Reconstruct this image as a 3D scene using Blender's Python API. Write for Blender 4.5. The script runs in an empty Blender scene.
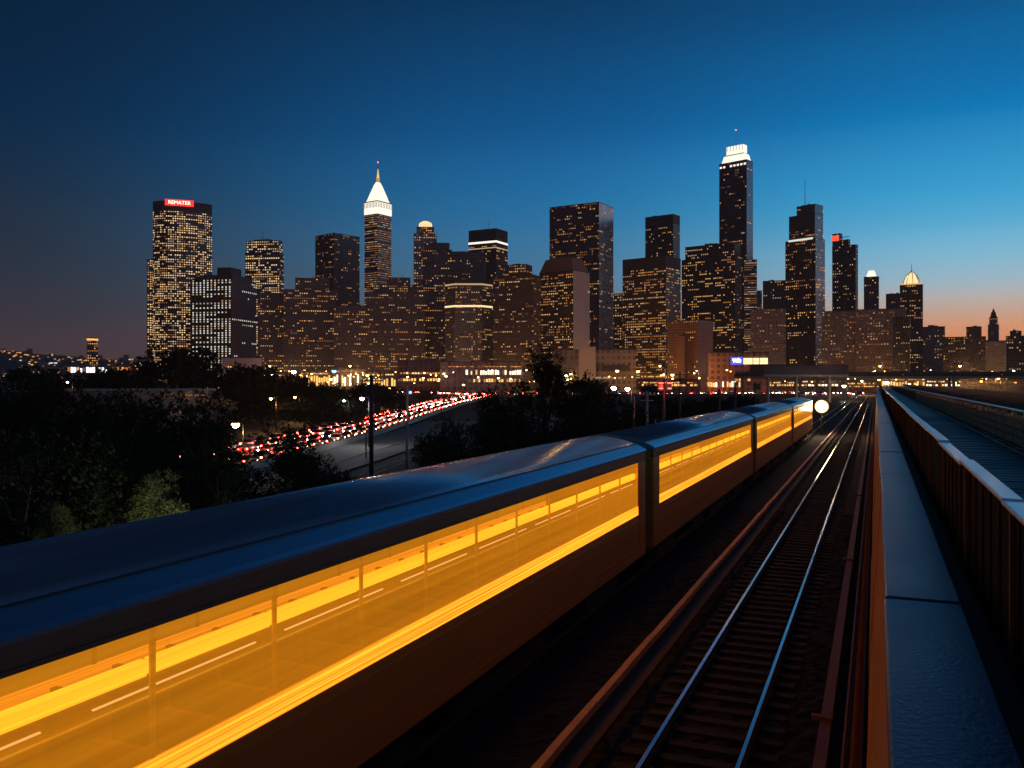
import bpy, math, random
from mathutils import Vector
R = math.radians
rnd = random.Random(11)
SC = bpy.context.scene
HAZE_DENSITY = 0.00011
COL = SC.collection
# ------------------------------------------------------------------ camera
F, HY, CAMZ = 870.0, 382.0, 6.3
TH = math.atan(364.0 / F)
S_, C_ = math.sin(TH), math.cos(TH)
cd = bpy.data.cameras.new("camera"); cam = bpy.data.objects.new("camera", cd); COL.objects.link(cam)
cam.location = (0, 0, CAMZ); cam.rotation_euler = (R(90), 0, TH)
cd.sensor_width = 36.0; cd.lens = 36.0 * F / 1024.0; cd.shift_y = -2.0 / 1024.0
cd.clip_start = 0.1; cd.clip_end = 20000.0
SC.camera = cam
# ------------------------------------------------------------------ render and exposure
SC.render.engine = 'CYCLES'
cy = SC.cycles
cy.use_denoising = True; cy.max_bounces = 6; cy.diffuse_bounces = 2; cy.glossy_bounces = 3; cy.transmission_bounces = 4
cy.transparent_max_bounces = 12; cy.caustics_reflective = False; cy.caustics_refractive = False
cy.sample_clamp_indirect = 4.0; cy.use_light_tree = True; cy.volume_bounces = 0
vs = SC.view_settings
SC.display_settings.display_device = 'sRGB'
vs.view_transform = 'Standard'; vs.look = 'None'; vs.exposure = 0.0; vs.gamma = 1.0; vs.use_curve_mapping = False


def lin(r, g, b):
    f = lambda c: (c / 12.92 if c <= 0.04045 else ((c + 0.055) / 1.055) ** 2.4)
    return (f(r / 255.0), f(g / 255.0), f(b / 255.0), 1.0)


# ------------------------------------------------------------------ dusk sky: afterglow to the right of the view
RIGHT = Vector((C_, S_, 0)); FWD = Vector((-S_, C_, 0))
SUN_AZ = 50.0                      # degrees to the right of the view direction
world = bpy.data.worlds.new("World"); SC.world = world; world.use_nodes = True
nt = world.node_tree; nt.nodes.clear()
N = nt.nodes.new; L = nt.links.new
tc = N('ShaderNodeTexCoord')
sep = N('ShaderNodeSeparateXYZ'); L(tc.outputs['Generated'], sep.inputs[0])
flat = N('ShaderNodeVectorMath'); flat.operation = 'MULTIPLY'; flat.inputs[1].default_value = (1, 1, 0); L(tc.outputs['Generated'], flat.inputs[0])
nrm = N('ShaderNodeVectorMath'); nrm.operation = 'NORMALIZE'; L(flat.outputs[0], nrm.inputs[0])
dot = N('ShaderNodeVectorMath'); dot.operation = 'DOT_PRODUCT'; L(nrm.outputs[0], dot.inputs[0]); dot.inputs[1].default_value = RIGHT


def ramp(stops):
    n = N('ShaderNodeValToRGB'); cr = n.color_ramp; cr.interpolation = 'CARDINAL'
    while len(cr.elements) > 1: cr.elements.remove(cr.elements[-1])
    cr.elements[0].position = stops[0][0]; cr.elements[0].color = lin(*stops[0][1])
    for p, c in stops[1:]:
        e = cr.elements.new(p); e.color = lin(*c)
    L(sep.outputs['Z'], n.inputs[0])
    return n


SKY_L = [(0, (76, 64, 64)), (.05, (66, 60, 66)), (.11, (46, 54, 67)), (.18, (28, 48, 69)), (.25, (5, 42, 72)), (.31, (0, 36, 66)), (.42, (0, 29, 53)), (.7, (0, 12, 28)), (1, (0, 6, 17))]
SKY_M = [(0, (112, 84, 84)), (.05, (102, 106, 118)), (.11, (82, 124, 156)), (.18, (44, 120, 170)), (.27, (8, 92, 150)), (.42, (0, 50, 88)), (.7, (0, 20, 46)), (1, (0, 9, 24))]
SKY_R = [(0, (246, 124, 72)), (.035, (252, 150, 100)), (.065, (240, 184, 150)), (.10, (180, 204, 216)), (.16, (96, 184, 226)), (.26, (20, 132, 194)), (.35, (0, 94, 152)), (.42, (0, 72, 122)), (.7, (0, 26, 60)), (1, (0, 11, 30))]
rl, rm, rr = ramp(SKY_L), ramp(SKY_M), ramp(SKY_R)


def mrange(a, b):
    n = N('ShaderNodeMapRange'); n.interpolation_type = 'SMOOTHSTEP'
    n.inputs['From Min'].default_value = a; n.inputs['From Max'].default_value = b
    L(dot.outputs['Value'], n.inputs['Value']); return n


def mixc(f, a, b):
    n = N('ShaderNodeMix'); n.data_type = 'RGBA'
    L(f.outputs[0], n.inputs['Factor']); L(a, n.inputs['A']); L(b, n.inputs['B']); return n.outputs['Result']


m1 = mixc(mrange(-.54, .10), rl.outputs[0], rm.outputs[0])
m2 = mixc(mrange(0.0, .50), m1, rr.outputs[0])
bg1 = N('ShaderNodeBackground'); bg1.inputs[1].default_value = 1.0; L(m2, bg1.inputs[0])
sky = N('ShaderNodeTexSky'); sky.sky_type = 'NISHITA'; sky.sun_disc = False
sky.sun_elevation = R(-4.0); sky.sun_rotation = R(SUN_AZ) - TH
bg2 = N('ShaderNodeBackground'); bg2.inputs[1].default_value = 0.015; L(sky.outputs[0], bg2.inputs[0])
ads = N('ShaderNodeAddShader'); L(bg1.outputs[0], ads.inputs[0]); L(bg2.outputs[0], ads.inputs[1])
wo = N('ShaderNodeOutputWorld'); L(ads.outputs[0], wo.inputs[0])
# the last glow of the sun, just gone down on the right
sd = bpy.data.lights.new("sunset_glow", 'SUN'); sun = bpy.data.objects.new("sunset_glow", sd); COL.objects.link(sun)
sd.energy = 0.06; sd.angle = R(18); sd.color = (1.0, 0.62, 0.46)
az = R(SUN_AZ); el = R(7)
sdir = (FWD * math.cos(az) + RIGHT * math.sin(az)) * math.cos(el) + Vector((0, 0, math.sin(el)))
sun.rotation_euler = (-sdir).to_track_quat('-Z', 'Y').to_euler()


# ------------------------------------------------------------------ helpers
def xy(px, zc):
    xc = (px - 512.0) / F * zc
    return xc * C_ - zc * S_, xc * S_ + zc * C_


def cz(x, y): return -x * S_ + y * C_


def zat(py, zc): return CAMZ + (HY - py) / F * zc


def smooth(t):
    t = max(0.0, min(1.0, t)); return t * t * (3 - 2 * t)


GZ0, GZ1 = -5.1, -0.45


def terrain(zc): return GZ0 + (GZ1 - GZ0) * smooth((zc - 180.0) / 240.0)


MATS = {}


def nodes_of(name):
    m = bpy.data.materials.new(name); m.use_nodes = True
    MATS[name] = m
    t = m.node_tree
    b = t.nodes['Principled BSDF']
    return m, t, b


def mat(name, col, rough=.6, metal=0., spec=.5, var=.25, vscale=2.0, bump=0., bscale=12., stretch=(1, 1, 1), coat=0.):
    """plain surface with noise in its colour, its gloss and (if asked) its relief"""
    if name in MATS: return MATS[name]
    m, t, b = nodes_of(name)
    co = t.nodes.new('ShaderNodeTexCoord'); mp = t.nodes.new('ShaderNodeMapping'); mp.inputs['Scale'].default_value = stretch
    t.links.new(co.outputs['Object'], mp.inputs[0])
    nz = t.nodes.new('ShaderNodeTexNoise'); nz.inputs['Scale'].default_value = vscale; nz.inputs['Detail'].default_value = 6
    t.links.new(mp.outputs[0], nz.inputs['Vector'])
    mx = t.nodes.new('ShaderNodeMix'); mx.data_type = 'RGBA'
    mx.inputs['A'].default_value = tuple(c * (1 - var) for c in col) + (1,)
    mx.inputs['B'].default_value = tuple(min(1, c * (1 + var)) for c in col) + (1,)
    t.links.new(nz.outputs['Fac'], mx.inputs['Factor']); t.links.new(mx.outputs['Result'], b.inputs['Base Color'])
    mr = t.nodes.new('ShaderNodeMapRange'); mr.inputs['To Min'].default_value = max(.03, rough * .8); mr.inputs['To Max'].default_value = min(1, rough * 1.2)
    t.links.new(nz.outputs['Fac'], mr.inputs['Value']); t.links.new(mr.outputs[0], b.inputs['Roughness'])
    b.inputs['Metallic'].default_value = metal; b.inputs['Specular IOR Level'].default_value = spec; b.inputs['Coat Weight'].default_value = coat
    if bump:
        n2 = t.nodes.new('ShaderNodeTexNoise'); n2.inputs['Scale'].default_value = bscale; n2.inputs['Detail'].default_value = 8
        t.links.new(mp.outputs[0], n2.inputs['Vector'])
        bp = t.nodes.new('ShaderNodeBump'); bp.inputs['Strength'].default_value = bump; bp.inputs['Distance'].default_value = .05
        t.links.new(n2.outputs['Fac'], bp.inputs['Height']); t.links.new(bp.outputs[0], b.inputs['Normal'])
    return m


def emi(name, col, strength, sample=False):
    if name in MATS: return MATS[name]
    m, t, b = nodes_of(name)
    b.inputs['Base Color'].default_value = (.02, .02, .02, 1); b.inputs['Roughness'].default_value = .4
    b.inputs['Emission Color'].default_value = tuple(col) + (1,); b.inputs['Emission Strength'].default_value = strength
    m.cycles.emission_sampling = 'FRONT_BACK' if sample else 'NONE'
    return m


class MB:
    """collects shapes, then links them as one mesh object"""
    def __init__(s): s.v = []; s.f = []; s.m = []; s.sm = []; s.uv = []

    def add(s, vs, fs, mi=0, smooth=False, uv=None):
        o = len(s.v); s.v += [tuple(v) for v in vs]
        for k, f in enumerate(fs):
            s.f.append(tuple(i + o for i in f)); s.m.append(mi); s.sm.append(smooth)
            s.uv.append(uv[k] if uv else None)
        return s

    def box(s, x0, x1, y0, y1, z0, z1, mi=0):
        return s.add([(x0, y0, z0), (x1, y0, z0), (x1, y1, z0), (x0, y1, z0), (x0, y0, z1), (x1, y0, z1), (x1, y1, z1), (x0, y1, z1)],
                     [(0, 3, 2, 1), (4, 5, 6, 7), (0, 1, 5, 4), (1, 2, 6, 5), (2, 3, 7, 6), (3, 0, 4, 7)], mi)

    def prism_y(s, poly, y0, y1, mi=0, smooth=False):
        """poly of (x, z), anticlockwise seen from -y, run along y"""
        n = len(poly)
        vs = [(x, y0, z) for x, z in poly] + [(x, y1, z) for x, z in poly]
        fs = [tuple(range(n)), tuple(reversed(range(n, 2 * n)))]
        s.add(vs, fs, mi)
        o = len(s.v) - 2 * n
        for i in range(n):
            j = (i + 1) % n
            s.f.append((o + i, o + n + i, o + n + j, o + j)); s.m.append(mi); s.sm.append(smooth); s.uv.append(None)
        return s

    def prism_z(s, poly, z0, z1, mi=0, top=None):
        top = top or poly; n = len(poly)
        vs = [(x, y, z0) for x, y in poly] + [(x, y, z1) for x, y in top]
        fs = [tuple(reversed(range(n))), tuple(range(n, 2 * n))] + [(i, (i + 1) % n, n + (i + 1) % n, n + i) for i in range(n)]
        return s.add(vs, fs, mi)

    def tube(s, pts, r, n=8, mi=0, r1=None):
        pts = [Vector(p) for p in pts]; k = len(pts); rings = []
        for i, p in enumerate(pts):
            d = (pts[min(i + 1, k - 1)] - pts[max(i - 1, 0)]).normalized()
            a = d.cross(Vector((0, 0, 1)) if abs(d.z) < .95 else Vector((1, 0, 0))).normalized(); b = d.cross(a)
            rr_ = r + ((r1 if r1 is not None else r) - r) * i / max(1, k - 1)
            rings.append([p + (a * math.cos(2 * math.pi * q / n) + b * math.sin(2 * math.pi * q / n)) * rr_ for q in range(n)])
        vs = [v for ring in rings for v in ring]; fs = []
        for i in range(k - 1):
            for q in range(n):
                fs.append((i * n + q, i * n + (q + 1) % n, (i + 1) * n + (q + 1) % n, (i + 1) * n + q))
        s.add(vs, fs, mi, True)
        o = len(s.v) - len(vs)
        s.f.append(tuple(o + q for q in reversed(range(n)))); s.m.append(mi); s.sm.append(False); s.uv.append(None)
        s.f.append(tuple(o + (k - 1) * n + q for q in range(n))); s.m.append(mi); s.sm.append(False); s.uv.append(None)
        return s

    def lathe(s, prof, n=16, c=(0, 0, 0), mi=0, smooth=True):
        vs = []; fs = []
        for r, z in prof:
            for q in range(n):
                a = 2 * math.pi * (q + .5) / n; vs.append((c[0] + r * math.cos(a), c[1] + r * math.sin(a), c[2] + z))
        for i in range(len(prof) - 1):
            for q in range(n):
                fs.append((i * n + q, i * n + (q + 1) % n, (i + 1) * n + (q + 1) % n, (i + 1) * n + q))
        return s.add(vs, fs, mi, smooth)

    def build(s, name, mats, parent=None):
        me = bpy.data.meshes.new(name); me.from_pydata(s.v, [], s.f)
        mats = mats if isinstance(mats, (list, tuple)) else [mats]
        for m in mats: me.materials.append(m)
        me.polygons.foreach_set('material_index', s.m); me.polygons.foreach_set('use_smooth', s.sm)
        if any(u is not None for u in s.uv):
            lay = me.uv_layers.new(name='UVMap')
            for p, u in zip(me.polygons, s.uv):
                if u:
                    for li, c in zip(p.loop_indices, u): lay.data[li].uv = c
        me.update()
        o = bpy.data.objects.new(name, me); COL.objects.link(o)
        if parent is not None: o.parent = parent
        return o


def tag(o, label, cat, group=None):
    o['label'] = label; o['category'] = cat
    if group: o['group'] = group
    return o


def thing(name, label, cat, loc=(0, 0, 0), rz=0., group=None):
    o = bpy.data.objects.new(name, None); COL.objects.link(o); o.location = loc; o.rotation_euler = (0, 0, rz)
    o.empty_display_size = .5
    return tag(o, label, cat, group)


def struct(name, mb, m):
    o = mb.build(name, m); o['kind'] = 'structure'; return o


KIDS = {}


def copy_thing(o, loc, rz, label, scale=None):
    def kids(p):
        if p not in KIDS: KIDS[p] = [c for c in COL.objects if c.parent == p]
        return KIDS[p]
    def rec(src, par):
        c = src.copy(); COL.objects.link(c)
        if par is not None: c.parent = par
        for k in kids(src): rec(k, c)
        return c
    c = rec(o, None); c.location = loc; c.rotation_euler = (0, 0, rz); c['label'] = label
    if scale: c.scale = scale
    return c


def lamp_light(name, loc, power, col, parent=None, radius=.2, kind='POINT', rot=None, spot=None):
    ld = bpy.data.lights.new(name, kind); ld.energy = power; ld.color = col; ld.shadow_soft_size = radius
    if spot: ld.spot_size = spot; ld.spot_blend = .6
    o = bpy.data.objects.new(name, ld); COL.objects.link(o); o.location = loc
    if rot: o.rotation_euler = rot
    if parent is not None: o.parent = parent
    return o


def text(name, body, size, m, parent, loc, rot=(R(90), 0, 0), ext=.02):
    cu = bpy.data.curves.new(name, 'FONT'); cu.body = body; cu.size = size; cu.extrude = ext; cu.align_x = 'CENTER'; cu.align_y = 'CENTER'
    cu.materials.append(m)
    tmp = bpy.data.objects.new(name, cu); COL.objects.link(tmp)
    bpy.context.view_layer.update()
    me = bpy.data.meshes.new_from_object(tmp.evaluated_get(bpy.context.evaluated_depsgraph_get()))
    bpy.data.objects.remove(tmp)
    o = bpy.data.objects.new(name, me); COL.objects.link(o); o.location = loc; o.rotation_euler = rot; o.parent = parent
    return o


ORD = ['first', 'second', 'third', 'fourth', 'fifth', 'sixth', 'seventh', 'eighth', 'ninth', 'tenth', 'eleventh', 'twelfth', 'thirteenth', 'fourteenth', 'fifteenth', 'sixteenth', 'seventeenth', 'eighteenth', 'nineteenth', 'twentieth']


def nth(i):
    if i < 20: return ORD[i]
    k = i + 1
    return '%d%s' % (k, 'th' if 10 < k % 100 < 14 else {1: 'st', 2: 'nd', 3: 'rd'}.get(k % 10, 'th'))


# ------------------------------------------------------------------ materials
concrete = mat('concrete', (.40, .33, .26), .8, var=.3, vscale=1.2, bump=.5, bscale=9)
lit_concrete = mat('orange_lit_concrete', (.62, .34, .165), .75, var=.35, vscale=1.4, bump=.5, bscale=9, stretch=(1, .15, 1))  # orange sodium light put into the wall's base colour
coping_m = mat('coping_concrete_skylit', (.075, .215, .41), .40, spec=.55, var=.8, vscale=.7, bump=.14, bscale=26, stretch=(1, .8, 1))  # blue skylight put into the slabs' base colour
dark_conc = mat('dark_concrete', (.10, .085, .075), .8, var=.3, bump=.3)
dark_steel = mat('dark_steel', (.035, .032, .032), .45, metal=.6, var=.3)
black_paint = mat('black_paint', (.02, .02, .022), .4, var=.3)
fence_m = mat('fence_sheet', (.007, .006, .006), .8, spec=.03, var=.4, vscale=3)
cap_metal = mat('cap_metal', (.80, .82, .84), .34, metal=.7, var=.15, vscale=3)
rail_steel = mat('rail_steel', (.72, .69, .66), .17, metal=1., var=.2, vscale=4, stretch=(1, .05, 1))
rail_web = mat('rusty_rail_web', (.09, .05, .03), .8, var=.4, vscale=8)
sleeper_m = mat('sleeper_timber', (.022, .014, .009), .8, var=.7, vscale=3, bump=.6, bscale=14, stretch=(.5, 3, 1))
ballast_m = mat('ballast', (.013, .010, .009), .95, var=.9, vscale=14, bump=1., bscale=16)
rust_m = mat('rusty_beam', (.25, .11, .045), .65, var=.4, vscale=3, bump=.4, stretch=(1, .3, 1))
plank_m = mat('deck_planks', (.045, .06, .085), .5, spec=.3, var=.5, vscale=2.2, bump=.6, bscale=5, stretch=(.25, 6, 1))
asphalt = mat('asphalt', (.040, .037, .037), .30, var=.3, vscale=.8, bump=.2, bscale=20)
pave_m = mat('service_concrete', (.19, .165, .14), .8, var=.25, vscale=.15)
white_line = mat('line_paint', (.75, .73, .68), .6, var=.15)
grass_m = mat('dark_grass', (.016, .015, .009), .95, var=.7, vscale=.25, bump=.8, bscale=3)
bark_m = mat('bark', (.05, .037, .026), .9, var=.4, bump=.6)
leaf_m = []
for i, c in enumerate([(.016, .021, .008), (.026, .034, .012), (.010, .013, .006)]):
    leaf_m.append(mat('leaf_%s' % ('mid', 'pale', 'deep')[i], c, .75, spec=.12, var=.5, vscale=.5))
SODIUM = (1.0, .50, .13); WARMW = (1.0, .80, .52)
lamp_amber = emi('amber_lamp', (1.0, .46, .10), 22)
lamp_white = emi('white_lamp', (.90, .96, 1.0), 26)
lamp_warm = emi('warm_lamp', (1.0, .74, .40), 20)
lamp_red = emi('red_lamp', (1.0, .05, .04), 14)
lamp_blue = emi('blue_lamp', (.10, .30, 1.0), 9)
# ------------------------------------------------------------------ ground, embankment
def hill(xc, zc):
    """the far hillside suburb on the left"""
    if zc < 1900: return 0.
    s = smooth((zc - 1900) / 1200.) * smooth((-xc - 380) / 620.)
    return s * (86 + 17 * math.sin(xc * .0031 + 1) + 8 * math.sin(xc * .0097))


xs = [-3200 + 80 * i for i in range(37)] + [-240 + 60 * i for i in range(9)] + [400, 600, 900, 1500, 2100]
zs = [-150, -40] + [20 * i for i in range(0, 25)] + [520, 600, 800, 1200, 1700, 1900] + [1980 + 80 * i for i in range(17)]
g = MB(); vv = []
for zc in zs:
    for xc in xs:
        vv.append((xc * C_ - zc * S_, xc * S_ + zc * C_, terrain(zc) + hill(xc, zc)))
nx = len(xs)
g.add(vv, [(j * nx + i, j * nx + i + 1, (j + 1) * nx + i + 1, (j + 1) * nx + i) for j in range(len(zs) - 1) for i in range(nx - 1)], 0, True)
struct('ground', g, grass_m)
# city streets sheet where the towers stand
g = MB()
a = [xy(px, z_) for px, z_ in ((-40, 560), (1500, 560), (1400, 2100), (120, 2100))]
g.add([(x, y, GZ1 + .05) for x, y in a], [(0, 1, 2, 3)])
struct('city_pavement', g, asphalt)
g = MB(); g.prism_y([(-12.6, -5.6), (.04, -5.6), (.04, -.3), (-11.6, -.3)], -14, 430)
struct('railway_embankment', g, dark_conc)
# ballast: a real uneven surface near the camera
g = MB(); vv = []; gx = [-11.4 + .16 * i for i in range(72)]; gy = [6 + .2 * i for i in range(200)]
r2 = random.Random(3)
for y in gy:
    for x in gx: vv.append((x, y, -.22 + r2.uniform(-.045, .045)))
n_ = len(gx)
g.add(vv, [(j * n_ + i, j * n_ + i + 1, (j + 1) * n_ + i + 1, (j + 1) * n_ + i) for j in range(len(gy) - 1) for i in range(n_ - 1)])
g.add([(-11.4, gy[-1], -.22), (.0, gy[-1], -.22), (.0, 420, -.22), (-11.4, 420, -.22)], [(0, 1, 2, 3)])
bal = g.build('ballast_gravel', ballast_m); bal['kind'] = 'stuff'; bal['label'] = 'dark gravel ballast under the rails'; bal['category'] = 'gravel'

# ------------------------------------------------------------------ tracks
RAILP = [(-.07, -.16), (.07, -.16), (.07, -.145), (.012, -.12), (.012, -.045), (.036, -.035), (.036, -.004), (.030, 0), (-.030, 0), (-.036, -.004), (-.036, -.035), (-.012, -.045), (-.012, -.12), (-.07, -.145)]


def rail_into(cx, y0, y1, root):
    g = MB(); g.prism_y([(cx + x, z) for x, z in RAILP], y0, y1, 0)
    # the running surface is polished, the web rusty
    k = len(g.f)
    for i in range(k):
        f = g.f[i]
        if len(f) == 4 and all(g.v[j][2] > -.04 for j in f): g.m[i] = 1
    return g.build('rail', [rail_web, rail_steel], root)


def sleeper_mb(cx=0, y=0, z=0):
    g = MB(); g.prism_y([(cx - 1.3, -.30 + z), (cx + 1.3, -.30 + z), (cx + 1.28, -.165 + z), (cx - 1.28, -.165 + z)], y - .12, y + .12, 0)
    for s in (-1, 1):
        g.box(cx + s * .75 - .17, cx + s * .75 + .17, y - .085, y + .085, -.164 + z, -.150 + z, 1)
        for q in (-.12, .12): g.box(cx + s * .75 + q - .025, cx + s * .75 + q + .025, y - .03, y + .03, -.150 + z, -.105 + z, 1)
    return g


def track(cx, label, parts, y0, y1):
    t = thing('railway_track', label, 'railway track', (cx, 0, 0), 0, 'parallel railway tracks')
    rail_into(-.7525, -10, 425, t); rail_into(.7525, -10, 425, t)
    proto = sleeper_mb(); o0 = None; k = 0; y = y0
    rest = MB()
    while y < y1:
        if k < parts:
            if o0 is None: o = o0 = proto.build('sleeper', [sleeper_m, rail_web], t)
            else:
                o = o0.copy(); COL.objects.link(o)
            o.location = (rnd.uniform(-.03, .03), y, rnd.uniform(-.008, .008)); o.rotation_euler = (0, 0, rnd.uniform(-.012, .012))
        else:
            q = sleeper_mb(0, y); rest.add(q.v, q.f, 0)
        k += 1; y += .64
    o = rest.build('sleeper_row', [sleeper_m, rail_web], t); o['kind'] = 'stuff'
    return t


track(-2.845, 'empty railway track with two polished rails between train and concrete wall', 100, 8.5, 200)
track(-8.1, 'railway track hidden in shadow under the yellow-lit train', 0, 2, 130)
# cable trough, orange light put into the cover colour, third rail beside it
trough_m = mat('trough_cover_lit', (.80, .50, .26), .6, var=.3, vscale=3, bump=.4)
t = thing('cable_trough', 'long low concrete cable trough with orange-lit top beside the yellow train', 'cable trough')
y = 4.; k = 0
while y < 230:
    ln = 2.4 if y < 120 else 12.
    w = rnd.uniform(-.012, .012)
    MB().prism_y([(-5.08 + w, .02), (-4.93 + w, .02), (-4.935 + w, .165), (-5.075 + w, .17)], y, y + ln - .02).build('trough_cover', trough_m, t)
    MB().prism_y([(-5.10 + w, -.3), (-4.66 + w, -.3), (-4.66 + w, -.14), (-4.90 + w, -.10), (-4.91 + w, .015), (-5.10 + w, .015)], y, y + ln - .015).build('trough_base', dark_conc, t)
    y += ln; k += 1
t = thing('third_rail', 'thin dark steel third rail between cable trough and polished rails', 'third rail')
MB().prism_y([(-4.53, -.02), (-4.45, -.02), (-4.45, .07), (-4.53, .07)], 5, 300).build('conductor_rail', rail_web, t)
o0 = MB().box(-.07, .07, -.1, .1, -.3, -.022).build('insulator', dark_conc, t)
for i in range(40):
    o = o0 if i == 0 else o0.copy()
    if i: COL.objects.link(o)
    o.location = (-4.49, 6 + i * 3, 0)
t = thing('cable_duct', 'rusty brown steel duct lying along the foot of the concrete wall', 'cable duct')
MB().prism_y([(-.97, -.3), (-.77, -.3), (-.765, -.02), (-.965, -.01)], 3, 300).build('duct_body', rust_m, t)
for yy in (17.2, 33, 52, 80): MB().box(-1.12, -.745, yy, yy + .16, -.02, .05).build('clamp', rust_m, t)
t = thing('trackside_pipe', 'rusty pipe casing between steel duct and battered concrete wall', 'pipe')
MB().prism_y([(-.54, -.3), (-.22, -.3), (-.22, -.16), (-.50, -.14), (-.50, .02), (-.54, .02)], 3, 300).build('casing', rust_m, t)
g = MB(); g.tube([(-.36, 3, -.08), (-.36, 300, -.08)], .075, 10); g.build('pipe', rust_m, t)

# ------------------------------------------------------------------ parapet wall (camera stands above it)
t = thing('parapet_wall', 'thick battered concrete wall with blue sky-lit coping slabs and orange-lit side', 'wall')
joints = [-3.6, 2.6, 8.8, 15.15, 20.8, 27.2, 33.6]
while joints[-1] < 300: joints.append(joints[-1] + (6.3 if joints[-1] < 110 else 20))
for i in range(len(joints) - 1):
    y0, y1 = joints[i], joints[i + 1]
    j = rnd.uniform(-.018, .018)
    MB().prism_y([(-.17 + j, -.32), (.66, -.32), (.66, 4.13), (.115 + j, 4.13)], y0 + .006, y1 - .006).build('wall_panel', lit_concrete, t)
    k = rnd.uniform(-.008, .008)
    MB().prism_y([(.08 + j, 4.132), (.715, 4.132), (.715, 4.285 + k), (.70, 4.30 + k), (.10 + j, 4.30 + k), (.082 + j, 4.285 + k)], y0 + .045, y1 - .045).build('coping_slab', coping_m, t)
# ------------------------------------------------------------------ viaduct deck to the right
t = thing('viaduct', 'concrete viaduct with dark blue plank decks to the right of the wall', 'viaduct')
MB().box(.72, 8.6, -8, 320, -6, 3.85).build('viaduct_body', dark_conc, t)
g = MB(); y = -4.0
while y < 60:
    z = 4.2 + rnd.uniform(-.008, .008); g.box(1.06, 3.92, y, y + .19, 4.14, z); y += .2
g.box(1.06, 3.92, 60, 310, 4.14, 4.2); g.box(1.06, 8.2, -4, 310, 3.86, 4.135)
g.build('plank_deck', plank_m, t)
g = MB(); y = 6.0
while y < 60:
    z = 4.2 + rnd.uniform(-.008, .008); g.box(4.14, 7.8, y, y + .19, 4.14, z); y += .2
g.box(4.14, 7.8, 60, 310, 4.14, 4.2)
g.build('plank_deck', plank_m, t)
MB().prism_y([(7.9, 4.14), (8.5, 4.14), (8.42, 5.62), (7.98, 5.62)], -4, 310).build('edge_parapet', rust_m, t)
post_m = mat('fence_post_lit', (.24, .105, .045), .6, spec=.2)  # orange light on the post edges put into their colour
# sheet fence with metal caps
t = thing('sheet_fence', 'black ribbed metal fence with pale metal caps beside the coping', 'fence')
SEG = 3.55; y = .3 - SEG; k = 0
while y < 150:
    ln = SEG if y < 110 else 12.
    dz = rnd.uniform(-.018, .018)
    g = MB(); g.box(.945, .962, y, y + ln, 4.16, 5.35)
    q = y + .12
    while q < y + ln - .1:
        g.prism_y([(.934, 4.16), (.946, 4.16), (.946, 5.33), (.934, 5.33)], q, q + .05); q += .62 if y < 50 else 1.2
    g.build('ribbed_panel', fence_m, t)
    MB().box(.915, .99, y - .017, y + .017, 4.14, 5.37).build('post', post_m, t)
    MB().prism_y([(.868, 5.385 + dz), (1.012, 5.385 + dz), (1.016, 5.392 + dz), (1.008, 5.414 + dz), (.876, 5.418 + dz), (.864, 5.408 + dz)], y + .02, y + ln + .06 + rnd.uniform(-.02, .02)).build('metal_cap', cap_metal, t)
    y += ln; k += 1
MB().box(.92, .96, y, 305, 4.14, 5.40).build('ribbed_panel', fence_m, t)
# lattice railing between the two decks
t = thing('lattice_railing', 'old rust-brown lattice railing between the two dark plank decks', 'railing')
MB().prism_y([(3.97, 5.38), (4.09, 5.38), (4.10, 5.43), (4.03, 5.46), (3.96, 5.43)], 4, 300).build('top_rail', mat('lit_rust_rail', (.62, .36, .22), .35, metal=.6, var=.3, vscale=3), t)  # brighter coppery colour stands in for orange light on the rusty railing
MB().box(3.99, 4.07, 4, 300, 4.30, 4.37).build('bottom_rail', rust_m, t)
MB().box(4.0, 4.06, 4, 300, 5.10, 5.15).build('middle_rail', MATS['lit_rust_rail'], t)
y = 5.; o0 = p0 = None
for k in range(46):
    if o0 is None: o0 = MB().box(3.97, 4.09, -.06, .06, 4.2, 5.38).build('post', MATS['lit_rust_rail'], t); o = o0
    else: o = o0.copy(); COL.objects.link(o)
    o.location = (0, y, 0)
    if p0 is None:
        g = MB()
        for q in range(1, 9): g.box(4.015, 4.045, q * .244 - .018, q * .244 + .018, 4.37, 5.10)
        for q in (4.62, 4.86): g.box(4.01, 4.05, .08, 2.1, q - .02, q + .02)
        for q in (.5, 1.1, 1.7): g.box(4.005, 4.055, q - .05, q + .16, 5.15, 5.28)
        p0 = g.build('lattice', MATS['lit_rust_rail'], t); o = p0
    else: o = p0.copy(); COL.objects.link(o)
    o.location = (0, y, 0); y += 2.2
MB().box(4.0, 4.06, y, 300, 4.37, 5.3).build('lattice', rust_m, t)

# ------------------------------------------------------------------ the train
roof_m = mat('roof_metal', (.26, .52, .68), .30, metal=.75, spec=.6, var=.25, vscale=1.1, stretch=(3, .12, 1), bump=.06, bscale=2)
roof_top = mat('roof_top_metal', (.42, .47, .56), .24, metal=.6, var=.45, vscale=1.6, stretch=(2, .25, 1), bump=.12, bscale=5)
side_m = mat('bronze_side', (.74, .35, .06), .42, metal=.2, var=.25, vscale=1.0, stretch=(1, .08, 3))
band_m = mat('brown_cornice', (.17, .10, .06), .45, metal=.3, var=.3)
under_m = mat('underframe', (.02, .018, .016), .7, var=.4)
bellow_m = mat('gangway_rubber', (.018, .016, .016), .6, var=.3)
inner_m = mat('cabin_lining', (.60, .33, .07), .6, var=.15)
seat_m = mat('seat_cloth', (.42, .22, .07), .8, var=.3)



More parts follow.
